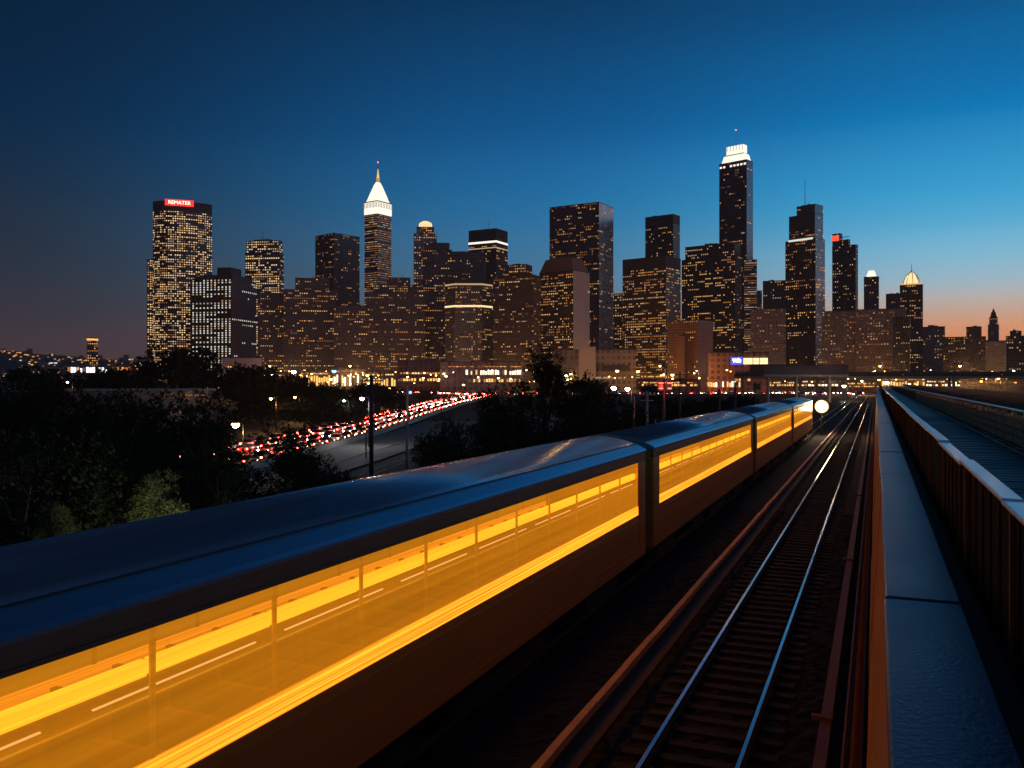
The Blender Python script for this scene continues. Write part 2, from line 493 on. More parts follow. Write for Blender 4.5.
def streaky(name, col, s0, s1, alpha=None, scale=6., stretch=(1, .06, 4)):
    """lit frosted glass or diffuser whose brightness is a little uneven along the car"""
    m, tr, b = nodes_of(name)
    co = tr.nodes.new('ShaderNodeTexCoord'); mp = tr.nodes.new('ShaderNodeMapping'); mp.inputs['Scale'].default_value = stretch
    tr.links.new(co.outputs['Object'], mp.inputs[0])
    nz = tr.nodes.new('ShaderNodeTexNoise'); nz.inputs['Scale'].default_value = scale; nz.inputs['Detail'].default_value = 5
    tr.links.new(mp.outputs[0], nz.inputs['Vector'])
    mr = tr.nodes.new('ShaderNodeMapRange'); mr.inputs['From Min'].default_value = .3; mr.inputs['From Max'].default_value = .7
    mr.inputs['To Min'].default_value = s0; mr.inputs['To Max'].default_value = s1
    tr.links.new(nz.outputs['Fac'], mr.inputs['Value']); tr.links.new(mr.outputs[0], b.inputs['Emission Strength'])
    b.inputs['Emission Color'].default_value = tuple(col) + (1,); b.inputs['Base Color'].default_value = (.05, .03, .01, 1); b.inputs['Roughness'].default_value = .15
    if alpha is not None: b.inputs['Alpha'].default_value = alpha
    m.cycles.emission_sampling = 'FRONT_BACK'
    return m


pane_m = streaky('frosted_lit_glass', (1.0, .335, .010), .44, .62, alpha=.50, scale=2.2)
tube_m = streaky('ceiling_tube', (1.0, .33, .014), 4.0, 6.4, scale=5., stretch=(1, .03, 8))
streak_m = emi('lamp_streak_glow', (1.0, .50, .16), 2.6)  # added glowing strips that imitate thin lamp streaks along the windows
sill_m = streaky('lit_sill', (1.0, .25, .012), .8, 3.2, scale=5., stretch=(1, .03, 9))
CX, HW, CL = -8.1, 1.5, 24.6


def railcar(label, y0, cab=False):
    t = thing('railcar', label, 'railcar', (CX, y0, 0), 0, 'coupled cars of the yellow-lit train')
    e = .9
    # lower and upper side walls with end walls
    g = MB()
    for s in (-1, 1):
        x0, x1 = sorted((s * HW, s * (HW - .07)))
        g.box(x0, x1, 0, CL, .98, 2.30, 0); g.box(x0, x1, 0, e, 2.30, 3.87, 0); g.box(x0, x1, CL - e, CL, 2.30, 3.87, 0)
        xa, xb = sorted((s * HW, s * (HW + .012)))
        for zz in (1.12, 1.30, 2.12): g.box(xa, xb, .05, CL - .05, zz, zz + .03, 0)
    g.box(-HW + .07, HW - .07, 0, .07, .98, 4.1, 0); g.box(-HW + .07, HW - .07, CL - .07, CL, .98, 4.1, 0)
    g.box(-HW + .07, HW - .07, .07, CL - .07, .98, 1.10, 0)
    g.build('body', side_m, t)
    g = MB()
    for s in (-1, 1):
        x0, x1 = sorted((s * (HW + .004), s * (HW - .07))); g.box(x0, x1, 0, CL, 3.872, 4.135)
        x0, x1 = sorted((s * (HW + .03), s * (HW + .004))); g.box(x0, x1, 0, CL, 3.90, 3.93)
    g.build('cornice', band_m, t)
    prof = [(1.54, 4.137), (1.55, 4.19), (1.50, 4.235), (1.34, 4.315), (1.20, 4.37)]
    g = MB(); g.prism_y([(-1.18, 4.30), (1.18, 4.30)] + list(reversed([(-a, b) for a, b in prof][::-1])) if False else [(-1.54, 4.137), (1.54, 4.137), (1.55, 4.19), (1.50, 4.235), (1.34, 4.315), (1.205, 4.37), (-1.205, 4.37), (-1.34, 4.315), (-1.50, 4.235), (-1.55, 4.19)], 0.02, CL - .02, 0)
    top = [(x, 4.375 + .205 * (1 - (x / 1.19) ** 2)) for x in [1.19 - 2.38 * i / 12 for i in range(13)]]
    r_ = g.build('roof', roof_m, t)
    g = MB(); g.prism_y([(-1.19, 4.372), (1.19, 4.372)] + top, .0, CL, 0, True)
    q = 2.05
    while False:
        g.prism_y([(x, z + .001) for x, z in [(-1.19, 4.373), (1.19, 4.373)] + [(x, z + .003) for x, z in top]], q, q + .03, 0); q += 4.1
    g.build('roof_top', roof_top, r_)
    for s in (-1, 1): MB().box(*sorted((s * 1.192, s * 1.222)), .02, CL - .02, 4.366, 4.385).build('roof_seam', bellow_m, r_)
    # ribbon of panes with slim posts between them
    nb = 12; bw = (CL - 2 * e) / nb
    g = MB()
    for s in (-1, 1):
        x0, x1 = sorted((s * (HW - .05), s * (HW - .026)))
        for k in range(1, nb): yy = e + bw * k; g.box(x0, x1, yy - .035, yy + .035, 2.562, 3.866)
    g.build('window_mullions', inner_m, t)
    for s in (-1, 1):
        for k in range(nb):
            x0, x1 = sorted((s * (HW - .022), s * (HW - .012))); yy = e + bw * k
            MB().box(x0, x1, yy + .004, yy + bw - .004, 2.56, 3.868).build('window', pane_m, t)
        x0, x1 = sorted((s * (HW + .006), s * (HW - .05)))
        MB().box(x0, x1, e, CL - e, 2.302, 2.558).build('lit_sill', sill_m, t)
    for s in (-1, 1):
        for k in range(nb):
            yy = e + bw * k
            MB().box(*sorted((s * 1.42, s * 1.33)), yy + .03, yy + bw - .03, 3.38, 3.54).build('light_tube', tube_m, t)
    for s in (-1, 1):
        yy = e + .3
        while yy < CL - e - 2.3:
            MB().box(*sorted((s * 1.40, s * 1.375)), yy, yy + 2.3, 3.242, 3.256).build('lamp_streak', streak_m, t); yy += 2.85
    g = MB(); g.box(-1.40, 1.40, .1, CL - .1, 1.12, 1.2, 0); g.box(-1.40, 1.40, .1, CL - .1, 3.95, 4.0, 0)
    g.build('interior_lining', inner_m, t)
    g = MB()
    for s in (-1, 1):
        for k in range(2 * nb):
            yy = e + bw * .5 * k + .2; x0, x1 = sorted((s * 1.36, s * .42))
            g.box(x0, x1, yy, yy + .45, 1.2, 1.65); g.box(x0, x1, yy, yy + .09, 1.65, 2.5)
    g.build('seat_rows', seat_m, t)
    g = MB()
    for s in (-1, 1):
        g.tube([(s * 1.1, e, 3.02), (s * 1.1, CL - e, 3.02)], .018, 6)
    g.build('grab_rail', cap_metal, t)
    for s in (-1, 1):
        for yy in (.12, CL - .78):
            x0, x1 = sorted((s * (HW + .014), s * HW)); g = MB(); g.box(x0, x1, yy, yy + .66, 1.36, 3.74); d = g.build('door', side_m, t)
            x0, x1 = sorted((s * (HW + .03), s * (HW + .014))); MB().box(x0, x1, yy + .54, yy + .58, 2.3, 2.65).build('handle', cap_metal, d)
    g = MB(); g.box(-1.1, 1.1, .4, CL - .4, .62, .975); g.box(-1.2, 1.2, 8, 10.5, .3, .62); g.box(-1.2, 1.2, 12, 16.5, .34, .62)
    g.build('underframe', under_m, t)
    for yy in (3.4, CL - 3.4):
        g = MB(); g.box(-1.15, -1.0, yy - 1.5, yy + 1.5, .3, .62); g.box(1.0, 1.15, yy - 1.5, yy + 1.5, .3, .62); g.box(-1, 1, yy - .2, yy + .2, .35, .6)
        b = g.build('bogie', under_m, t)
        for dy in (-.95, .95):
            for s in (-1, 1):
                g = MB()
                vs = []; n = 16
                for x in (s * .72, s * .85):
                    for q in range(n): vs.append((x, yy + dy + .43 * math.cos(2 * math.pi * q / n), .44 + .43 * math.sin(2 * math.pi * q / n)))
                g.add(vs, [tuple(range(n)), tuple(reversed(range(n, 2 * n)))] + [(q, n + q, n + (q + 1) % n, (q + 1) % n) for q in range(n)])
                g.build('wheel', rail_web, b)
    if not cab:
        g = MB()
        for k in range(5):
            yy = CL + .06 + k * .19; w = .05 if k % 2 else 0
            g.prism_y([(-1.25 + w, 1.0), (1.25 - w, 1.0), (1.25 - w, 3.9), (.9, 4.2 - w), (-.9, 4.2 - w), (-1.25 + w, 3.9)], yy, yy + .17)
        g.build('gangway', bellow_m, t)
    return t


railcar('nearest car of the yellow-lit train, blue roof filling the lower left', 1.9)
railcar('second car of the yellow-lit train, just beyond the first gangway', 27.5)
railcar('third car of the yellow-lit train, beyond two dark gangways', 53.1)
railcar('last and smallest car of the yellow-lit train, beside the blazing white lamp', 78.7, True)
# the blazing lamp at the far end of the train
lx, ly = -6.15, 113.0
t = thing('track_headlamp', 'blazing white lamp on a short mast at the far end of the train', 'lamp', (lx, ly, 0))
MB().box(-.07, .07, -.07, .07, -.25, 2.75).build('mast', dark_steel, t)
hd = MB().lathe([(.02, .75), (.42, .7), (.62, .35), (.66, .0), (.60, -.02)], 20).build('lamp_housing', dark_steel, t)
hd.location = (0, 0, 3.3); hd.rotation_euler = (R(-90), 0, R(-3)); hd.scale = (1.35, 1.35, 1.2)
hot = [emi('headlamp_lens', (1.0, .84, .58), 60, True), emi('headlamp_glow_inner', (1.0, .72, .36), 5.0), emi('headlamp_glow_outer', (1.0, .52, .17), 1.1), emi('headlamp_glow_rim', (1.0, .38, .08), .28)]  # rings dimming outward imitate the soft glow around the lamp
rg_ = [(.0, -.16), (.42, -.12), (.53, -.07), (.60, -.02), (.645, .03)]
g = MB()
for k in range(4): g.lathe([rg_[k], rg_[k + 1]], 28, (0, 0, 0), k)
g.build('lens', hot, hd)
lamp_light('beam', (1.2, -1.6, 3.6), 800, (1.0, .62, .28), t, .5)
# ------------------------------------------------------------------ skyline
TINTS = [emi('window_gold', (1.0, .52, .17), .95), emi('window_amber', (1.0, .40, .09), .55), emi('window_cream', (1.0, .68, .34), 1.25),
         emi('window_dim', (1.0, .42, .15), .22), emi('window_white', (.95, .97, .85), .85), emi('window_pale', (1.0, .66, .36), .55)]


def facade_mat(name, frame, glass, fw=.26, fh=.34, rough=.25):
    if name in MATS: return MATS[name]
    m, t, b = nodes_of(name)
    uv = t.nodes.new('ShaderNodeUVMap'); sp = t.nodes.new('ShaderNodeSeparateXYZ'); t.links.new(uv.outputs[0], sp.inputs[0])

    def math_(op, a, bb=None):
        n = t.nodes.new('ShaderNodeMath'); n.operation = op
        for i, v in enumerate((a, bb)):
            if v is None: continue
            if hasattr(v, 'default_value'): t.links.new(v, n.inputs[i])
            else: n.inputs[i].default_value = v
        return n.outputs[0]
    fx = math_('FRACT', sp.outputs['X']); fy = math_('FRACT', sp.outputs['Y'])
    mask = math_('MULTIPLY', math_('GREATER_THAN', fx, fw), math_('GREATER_THAN', fy, fh))
    fl = t.nodes.new('ShaderNodeVectorMath'); fl.operation = 'FLOOR'; t.links.new(uv.outputs[0], fl.inputs[0])
    wn = t.nodes.new('ShaderNodeTexWhiteNoise'); t.links.new(fl.outputs[0], wn.inputs['Vector'])
    nz = t.nodes.new('ShaderNodeTexNoise'); nz.inputs['Scale'].default_value = .35; t.links.new(uv.outputs[0], nz.inputs['Vector'])
    va = t.nodes.new('ShaderNodeMix'); va.data_type = 'RGBA'; va.inputs['A'].default_value = tuple(c * .75 for c in frame) + (1,); va.inputs['B'].default_value = tuple(c * 1.25 for c in frame) + (1,)
    t.links.new(nz.outputs['Fac'], va.inputs['Factor'])
    gl = t.nodes.new('ShaderNodeMix'); gl.data_type = 'RGBA'; gl.inputs['A'].default_value = tuple(c * .5 for c in glass) + (1,); gl.inputs['B'].default_value = tuple(c * 1.5 for c in glass) + (1,)
    t.links.new(wn.outputs['Value'], gl.inputs['Factor'])
    mx = t.nodes.new('ShaderNodeMix'); mx.data_type = 'RGBA'
    t.links.new(mask, mx.inputs['Factor']); t.links.new(va.outputs['Result'], mx.inputs['A']); t.links.new(gl.outputs['Result'], mx.inputs['B'])
    t.links.new(mx.outputs['Result'], b.inputs['Base Color'])
    ro = t.nodes.new('ShaderNodeMix'); ro.inputs['A'].default_value = .7; ro.inputs['B'].default_value = rough
    t.links.new(mask, ro.inputs['Factor']); t.links.new(ro.outputs[0], b.inputs['Roughness'])
    return m


FM = {
    'brown': facade_mat('facade_brown', (.085, .055, .05), (.045, .034, .034)),
    'dark': facade_mat('facade_dark', (.05, .040, .042), (.022, .020, .025)),
    'grey': facade_mat('facade_grey', (.14, .125, .125), (.07, .065, .07)),
    'brick': facade_mat('facade_brick', (.19, .085, .065), (.10, .05, .045), .45, .5),
    'stone': facade_mat('facade_stone', (.22, .165, .15), (.15, .112, .105), .4, .45),
    'pale': facade_mat('facade_pale', (.32, .26, .24), (.22, .18, .175), .45, .5),
}
roofcap = mat('roof_cap', (.045, .035, .035), .7)
plain_pale = mat('plain_pale_stone', (.42, .33, .30), .75, var=.15, vscale=.08)
plain_brown = mat('plain_brown_stone', (.14, .085, .075), .75, var=.2, vscale=.08)
sky_glass = mat('sky_glass', (.20, .21, .24), .28, metal=.6, var=.3, vscale=.12, stretch=(1, 1, 3))
mast_m = mat('mast_steel', (.10, .10, .11), .5, metal=.5)
lantern = emi('lantern_white', (1.0, .93, .78), 1.25)
lantern_gold = emi('lantern_gold', (1.0, .70, .34), 1.35)
STY = {  # floor px, column px, lit share, run, tints, window width, height, facade, dark floors, bright floors
    'cream':  (2.6, 2.6, .74, .42, [2, 0, 5, 5, 2, 3], .56, .46, 'brown', .17, .16),
    'sparse': (2.8, 2.6, .20, .35, [1, 0, 3, 3, 1], .42, .42, 'brown', .25, .04),
    'rows':   (2.8, 2.5, .26, .52, [0, 1, 1, 3, 3, 5], .50, .42, 'brown', .30, .12),
    'dense':  (2.9, 2.6, .47, .46, [0, 1, 5, 1, 3], .48, .44, 'brown', .10, .10),
    'striped': (2.5, 1.9, .75, .96, [3, 3, 3, 5], .95, .30, 'grey', .06, .0),
    'black':  (2.8, 2.5, .26, .52, [0, 5, 1, 1], .50, .42, 'dark', .34, .12),
    'speck':  (3.0, 2.6, .17, .35, [1, 3, 5, 0], .40, .38, 'brown', .15, .05),
    'haze':   (3.0, 2.9, .22, .35, [3, 1, 5, 3], .42, .38, 'stone', .1, .05),
    'vert':   (2.6, 3.9, .74, .95, [4, 5, 4], .36, .58, 'dark', .05, .0),
    'blank':  (2.8, 2.6, .06, .4, [3, 1], .42, .36, 'stone', .2, .0),
    'brick':  (3.0, 2.9, .20, .6, [1, 0, 3], .42, .38, 'brick', .35, .05),
    'gold':   (2.7, 2.4, .66, .7, [0, 1, 0], .52, .45, 'brown', .05, .15),
    'top':    (2.9, 2.6, .17, .5, [1, 0, 3, 3], .44, .40, 'dark', .45, .05),
}
PANES = {}


def pane_mesh(k):
    if k not in PANES:
        me = bpy.data.meshes.new('window'); me.from_pydata([(-.5, 0, -.5), (.5, 0, -.5), (.5, 0, .5), (-.5, 0, .5)], [], [(0, 1, 2, 3)]); me.materials.append(TINTS[k]); PANES[k] = me
    return PANES[k]


def lit_cells(w, h, flm, colm, st, rg, p=None):
    nr, nc = max(2, round(h / flm)), max(2, round(w / colm)); out = []
    P = st[2] if p is None else p
    for r in range(nr):
        u = rg.random()
        fp = P * .12 if u < st[8] else (min(.96, P * 2.2) if u > 1 - st[9] else P)
        ft = rg.choice(st[4]); on = rg.random() < fp
        for c in range(nc):
            if rg.random() > st[3]: on = rg.random() < fp
            elif rg.random() > .8: on = rg.random() < fp
            if on: out.append((r, c, ft if rg.random() < .6 else rg.choice(st[4])))
    return nr, nc, out


def tower(name, label, x0, x1, ytop, zc, style, side=None, tiers=None, group=None, maxparts=100, cat='skyscraper', sidep=None, dk=.8, phi=24., clutter=True, ybase=None, sideblank=None, facade=None, capband=0, plan=None, seed=None):
    """a tower standing at depth zc, its street corner turned so that one or two faces show; sizes in metres follow from the view"""
    rg = random.Random(seed if seed is not None else hash(label) % 1000 if False else sum(map(ord, label)))
    st = STY[style]
    al = math.atan(((x0 + x1) / 2 - 512) / F)
    W = (x1 - x0) / F * zc * math.cos(al)
    if side:
        sg, fr = (1, side[1]) if side[0] == 'R' else (-1, side[1])
        ph = R(phi); w = W * (1 - fr) / math.cos(ph); d = W * fr / math.sin(ph)
    else: sg, ph, w, d = 1, R(1.5), W, W * dk
    x, y = xy((x0 + x1) / 2, zc + d * .5 * math.cos(ph))
    g0 = terrain(zc) if zc < 1900 else terrain(zc) + hill((((x0 + x1) / 2) - 512) / F * zc, zc) - 2
    t = thing(name, label, cat, (x, y, g0), TH - al - sg * ph, group)
    zl = lambda py: zat(py, zc) - g0
    u = zc / F                        # metres per picture row at this depth
    flm, colm = st[0] * u * .88, st[1] * u * (.86 if style not in ('striped', 'vert') else 1)
    tiers = tiers or [(0, 1, ytop)]
    fm = FM[facade or st[7]]
    body = MB(); caps = MB(); wins = []; z0 = 0.
    for ti, tr in enumerate(tiers):
        f0, f1, yt = tr[:3]; dd = d * (tr[3] if len(tr) > 3 else (1 if ti == 0 else .86))
        xa, xb = -w / 2 + f0 * w, -w / 2 + f1 * w; ya, yb = -d / 2 + (d - dd) * (.12 if ti else 0), 0
        ya = -dd / 2 if ti else -d / 2; yb = ya + dd if not ti else dd / 2
        z1 = zl(yt); hh = z1 - z0; ww = xb - xa
        if plan and ti == 0:
            pts = [(xa + (xb - xa) * px_, ya + (yb - ya) * py_) for px_, py_ in plan]
        else: pts = [(xa, ya), (xb, ya), (xb, yb), (xa, yb)]
        n = len(pts)
        hcap = capband * u if ti == len(tiers) - 1 else 0
        zc1 = z1 - hcap
        for i in range(n):
            (ax, ay), (bx, by) = pts[i], pts[(i + 1) % n]; ln = math.hypot(bx - ax, by - ay)
            nr, nc = max(2, round((zc1 - z0) / flm)), max(2, round(ln / colm))
            nrm_ = ((by - ay) / ln, -(bx - ax) / ln)
            body.add([(ax, ay, z0), (bx, by, z0), (bx, by, zc1), (ax, ay, zc1)], [(0, 1, 2, 3)], 0, False, [[(0, 0), (nc, 0), (nc, nr), (0, nr)]])
            front = nrm_[1] < -.25; sd = nrm_[0] * sg > .7 and side
            if not (front or sd): continue
            isb = sd and not front and sideblank
            if isb: body.m[-1] = 1
            pp = None if front else (sidep if sidep is not None else st[2] * .5)
            if pp == 0: continue
            nr, nc, cells = lit_cells(ln, zc1 - z0, flm, colm, st, rg, pp)
            fh, cw = (zc1 - z0) / nr, ln / nc
            for r_, c_, k in cells:
                s = (c_ + .5 + .12) / nc if nc > 1 else .5
                zz = z0 + (r_ + .62) * fh
                wins.append((ax + (bx - ax) * min(s, 1 - .5 * st[5] / nc) + nrm_[0] * .25, ay + (by - ay) * min(s, 1 - .5 * st[5] / nc) + nrm_[1] * .25, zz, math.atan2(by - ay, bx - ax), cw * st[5], fh * st[6], k))
        body.add([(p[0], p[1], zc1) for p in pts], [tuple(range(n))], 2)
        if hcap:
            caps.prism_z(pts, zc1 + .01, z1)
        # parapet kerb
        if n == 4:
            q = .5 * u
            caps.box(xa - .15 * u, xb + .15 * u, ya - .15 * u, ya + q, z1 + .01, z1 + .5 * u)
            caps.box(xb - q, xb + .15 * u, ya + q, yb, z1 + .01, z1 + .5 * u); caps.box(xa - .15 * u, xa + q, ya + q, yb, z1 + .01, z1 + .5 * u)
        z0 = z1
    body.build('facade', [fm, MATS.get(sideblank) or plain_pale, roofcap], t)
    caps.build('roof_parapet', roofcap, t)
    if clutter:
        f0, f1 = tiers[-1][:2]
        for k in range(rg.randint(2, 4)):
            cx = -w / 2 + w * (f0 + (f1 - f0) * rg.uniform(.2, .8)); s = rg.uniform(.05, .14) * w * (f1 - f0); yy = rg.uniform(-.2, .2) * d
            MB().box(cx - s, cx + s, yy - s, yy + s, z0 + .02, z0 + rg.uniform(.8, 2.4) * u).build('roof_plant', roofcap, t)
        if rg.random() < .6:
            cx = -w / 2 + w * (f0 + (f1 - f0) * rg.uniform(.3, .7)); MB().tube([(cx, 0, z0 + .1), (cx, 0, z0 + rg.uniform(3, 6) * u)], .18 * u, 5).build('roof_mast', roofcap, t)
    rg.shuffle(wins); wins.sort(key=lambda q_: -q_[4] * q_[5] if q_[6] in (2, 4, 0, 5) else 0)
    for wx, wy, wz, wa, ww, wh, k in wins[:maxparts]:
        o = bpy.data.objects.new('window', pane_mesh(k)); COL.objects.link(o); o.parent = t
        o.location = (wx, wy, wz); o.rotation_euler = (0, 0, wa); o.scale = (ww, 1, wh)
    if len(wins) > maxparts:
        g = MB()
        for wx, wy, wz, wa, ww, wh, k in wins[maxparts:]:
            ca, sa = math.cos(wa) * ww / 2, math.sin(wa) * ww / 2
            g.add([(wx - ca, wy - sa, wz - wh / 2), (wx + ca, wy + sa, wz - wh / 2), (wx + ca, wy + sa, wz + wh / 2), (wx - ca, wy - sa, wz + wh / 2)], [(0, 1, 2, 3)], k)
        o = g.build('window_rows', TINTS, t); o['kind'] = 'stuff'
    return t, w, d, zl, u


def band(t, w, d, za, zb, m, f0=0., f1=1., name='lit_band', out=.3):
    g = MB(); xa, xb = -w / 2 + f0 * w, -w / 2 + f1 * w
    g.box(xa - out, xb + out, -d / 2 - out, -d / 2 - .02, za, zb); g.box(xb + .02, xb + out, -d / 2 - .02, d / 2, za, zb)
    return g.build(name, m, t)


def mast(t, x, y, z0, z1, r, red=False, name='antenna'):
    o = MB().tube([(x, y, z0), (x, y, z1)], r, 6, 0, r * .4).build(name, mast_m, t)
    if red: MB().lathe([(.05, -r * 3), (r * 3, 0), (.05, r * 3)], 8, (x, y, z1)).build('beacon', lamp_red, o)
    return o


ARC = [(0, .30), (.04, .20), (.12, .10), (.25, .03), (.4, 0), (.55, .0), (.75, .05), (.9, .13), (1, .22), (1, 1), (0, 1)]
# --- far left
t, w, d, zl, u = tower('lit_top_tower', 'small far tower with an orange-lit top above the left suburb', 87, 98, 338, 1500, 'gold', clutter=False, cat='tower', maxparts=40)
band(t, w, d, zl(340.4), zl(338.6), emi('tower_top_orange', (1.0, .45, .10), 1.6))
# A round-fronted tower with the red sign
t, w, d, zl, u = tower('sign_tower', 'broad curved tower with a glowing red rooftop sign and cream-lit floors', 153, 213, 201, 900, 'cream', plan=ARC, capband=10, dk=.75, clutter=False)
sg = MB().box(-w * .29, w * .19, -d / 2 - .9, -d / 2 - .05, zl(206.0), zl(199.8)).build('sign_board', emi('sign_red', (1.0, .03, .03), 1.6), t)
text('sign_letters', 'REMATER', 5.0 * u, emi('sign_letter_glow', (1.0, .72, .50), 3.2), sg, (-w * .05, -d / 2 - 1.0, zl(202.9)))
tower('low_wing', 'narrow lower wing on the left flank of the red-signed tower', 147, 154, 260, 905, 'cream', cat='tower', maxparts=60)
# B vertical light strips
t, w, d, zl, u = tower('striped_tower', 'dark block with pale vertical light strips and a blank brown right side', 191, 258, 288, 800, 'vert', side=('R', .40), tiers=[(0, 1, 280)], sidep=.10, sideblank='plain_brown_stone', phi=30)
MB().prism_z([(-w / 2, -d / 2), (w / 2, -d / 2), (w / 2, d / 2), (-w / 2, d / 2)], zl(280) + .6 * u, zl(274), 0, [(-w * .38, -d * .3), (w * .42, -d * .3), (w * .42, d * .3), (-w * .38, d * .3)]).build('sloped_roof', plain_brown, t)
MB().box(-w * .05, w * .3, -d * .2, d * .2, zl(274) + .02, zl(266)).build('penthouse', roofcap, t)
t, w, d, zl, u = tower('cream_tower', 'slim cream-lit tower with dark cap and antenna behind the striped block', 245, 284, 241, 1000, 'cream', side=('R', .12), tiers=[(0, 1, 253), (.03, .97, 241)], facade='grey')
mast(t, -w * .05, 0, zl(241), zl(228), .35 * u)
tower('gold_row_block', 'amber-rowed block below the slim cream tower', 258, 284, 293, 780, 'rows', dk=1, maxparts=80)
tower('stepped_block', 'dark stepped block left of the tall brown tower', 284, 337, 290, 760, 'rows', tiers=[(0, 1, 290), (.22, .86, 278)])
tower('brown_tower', 'tall plain brown tower with scattered small windows', 315, 360, 235, 1050, 'sparse', side=('L', .42), phi=38, sidep=.2)
tower('low_row_block', 'low dark block with amber rows in front of the plain brown tower', 334, 370, 306, 740, 'rows', maxparts=70)
# F white crowned spire
t, w, d, zl, u = tower('spire_tower', 'slender grey tower with brilliant white crown and golden spire', 364.5, 391.5, 215, 1100, 'striped', side=('R', .52), phi=43, clutter=False, sidep=.75)
a, b = w / 2 + .4, d / 2 + .4
g = MB(); g.prism_z([(-a, -b), (a, -b), (a, b), (-a, b)], zl(215) + .6 * u, zl(202.5)); cr = g.build('lit_crown', lantern, t)
g = MB(); pz = [(1, 202), (.86, 199), (.70, 194), (.52, 189), (.34, 184), (.16, 180.5)]
for (s0, y0), (s1, y1) in zip(pz, pz[1:]):
    g.prism_z([(-a * s0 * .9, -b * s0 * .9), (a * s0 * .9, -b * s0 * .9), (a * s0 * .9, b * s0 * .9), (-a * s0 * .9, b * s0 * .9)], zl(y0), zl(y1), 0, [(-a * s1 * .9, -b * s1 * .9), (a * s1 * .9, -b * s1 * .9), (a * s1 * .9, b * s1 * .9), (-a * s1 * .9, b * s1 * .9)])
g.build('lit_pyramid', lantern, cr)
g = MB()
for k in range(9):
    q = -a + 2 * a * (k + .5) / 9; g.box(q - .25 * u, q + .25 * u, -b - .3, -b - .02, zl(208), zl(203)); q = -b + 2 * b * (k + .5) / 9; g.box(a + .02, a + .3, q - .25 * u, q + .25 * u, zl(208), zl(203))
g.box(-a - .5, a + .5, -b - .5, b + .5, zl(202.4), zl(201.6)); g.build('crown_ribs', plain_brown, cr)
g = MB(); g.tube([(0, 0, zl(181)), (0, 0, zl(177))], 1.9 * u, 8, 0, 1.7 * u); g.build('lantern_drum', emi('drum_gold', (1.0, .48, .08), .6), cr)
g = MB(); g.tube([(0, 0, zl(177)), (0, 0, zl(167))], 1.5 * u, 8, 0, .25 * u); g.build('spire', emi('spire_gold', (1.0, .66, .22), 1.0), cr)
mast(t, 0, 0, zl(167), zl(160.5), .22 * u, True)
tower('stepped_row_block', 'wide stepped block with amber rows under the white-crowned spire tower', 367, 426, 287, 745, 'rows', tiers=[(0, 1, 292), (.08, .92, 285), (.34, .74, 277.5)])
# H narrow with lit dome
t, w, d, zl, u = tower('stipple_tower', 'narrow speckled tower with a small glowing domed cap', 414, 437, 234, 1150, 'dense', clutter=False, tiers=[(0, 1, 234), (.12, .88, 227)], facade='stone', dk=1)
g = MB(); g.lathe([(w * .30, zl(227)), (w * .30, zl(223)), (w * .26, zl(221)), (w * .12, zl(219.4)), (.01, zl(219))], 14); dm = g.build('lit_dome', lantern_gold, t); g = MB()
for k in range(7): g.box(-w * .31 + w * .62 * k / 6 - .12 * u, -w * .31 + w * .62 * k / 6 + .12 * u, -w * .33, -w * .31, zl(227), zl(222.5))
g.box(-w * .36, w * .36, -w * .36, w * .36, zl(227.6), zl(226.6)); g.build('dome_ribs', plain_brown, dm)
tower('slab_block', 'dark slab with a step in its roof beside the speckled narrow tower', 423, 452, 243, 830, 'rows', tiers=[(0, 1, 250), (.04, .92, 243)])
tower('sloped_shoulder_block', 'dark shoulder block filling the gap left of the white-striped dark tower', 449, 486, 252, 835, 'speck', maxparts=60)
# J
t, w, d, zl, u = tower('antenna_tower', 'dark tower with a white line of light near its roof and thin antenna', 468.5, 508, 230, 980, 'black', side=('R', .30), phi=30, capband=11, clutter=False)
band(t, w, d, zl(243.6), zl(241.6), lantern); band(t, w, d, zl(249), zl(248), TINTS[5])
mast(t, 0, 0, zl(230), zl(218), .3 * u)
OCT = [(0, .25), (.22, 0), (.78, 0), (1, .25), (1, .75), (.78, 1), (.22, 1), (0, .75)]
t, w, d, zl, u = tower('octagon_block', 'stocky eight-sided block with two bright horizontal light bands', 445, 493, 279, 720, 'rows', plan=OCT, capband=5, dk=1, facade='grey', clutter=False)
for ya, yb, m in ((285, 283.4, TINTS[5]), (307, 305.2, lantern_gold)):
    g = MB(); k = 1.012; g.prism_z([((p - .5) * w * k, (q - .5) * d * k) for p, q in OCT], zl(ya), zl(yb)); g.build('lit_band', m, t)
tower('notched_block', 'dark block with a raised notch on its roof, right of the eight-sided block', 493, 541, 275, 700, 'rows', tiers=[(0, 1, 276), (.28, .80, 265)], side=('R', .16))
# M chamfered
t, w, d, zl, u = tower('chamfered_tower', 'tower with sloping chamfered roof and a pale blank right side', 539, 590, 272, 720, 'dense', side=('R', .33), phi=34, sidep=.012, sideblank='plain_pale_stone', clutter=False)  # pale side material carries the sunset glow on the right face
z0, z1 = zl(272) + .02, zl(259); a, b = w / 2, d / 2
MB().add([(-a, -b, z0), (a, -b, z0), (a, b, z0), (-a, b, z0), (-a * .62, -b, z1), (a * .95, -b, z1), (a * .95, b * .1, z1), (-a * .62, b * .1, z1)],
         [(0, 3, 2, 1), (4, 5, 6, 7), (0, 1, 5, 4), (1, 2, 6, 5), (2, 3, 7, 6), (3, 0, 4, 7)], 0).build('chamfered_roof', plain_brown, t)
tower('broad_tower', 'tallest broad brown slab in the middle, with a greyer right side', 549, 614, 205, 1000, 'rows', side=('R', .235), phi=26, sidep=.12, sideblank='sky_glass')
tower('gap_tower', 'narrow yellowish tower glimpsed in the gap right of the broad slab', 612, 624, 294, 1150, 'dense', cat='tower', maxparts=40, clutter=False)
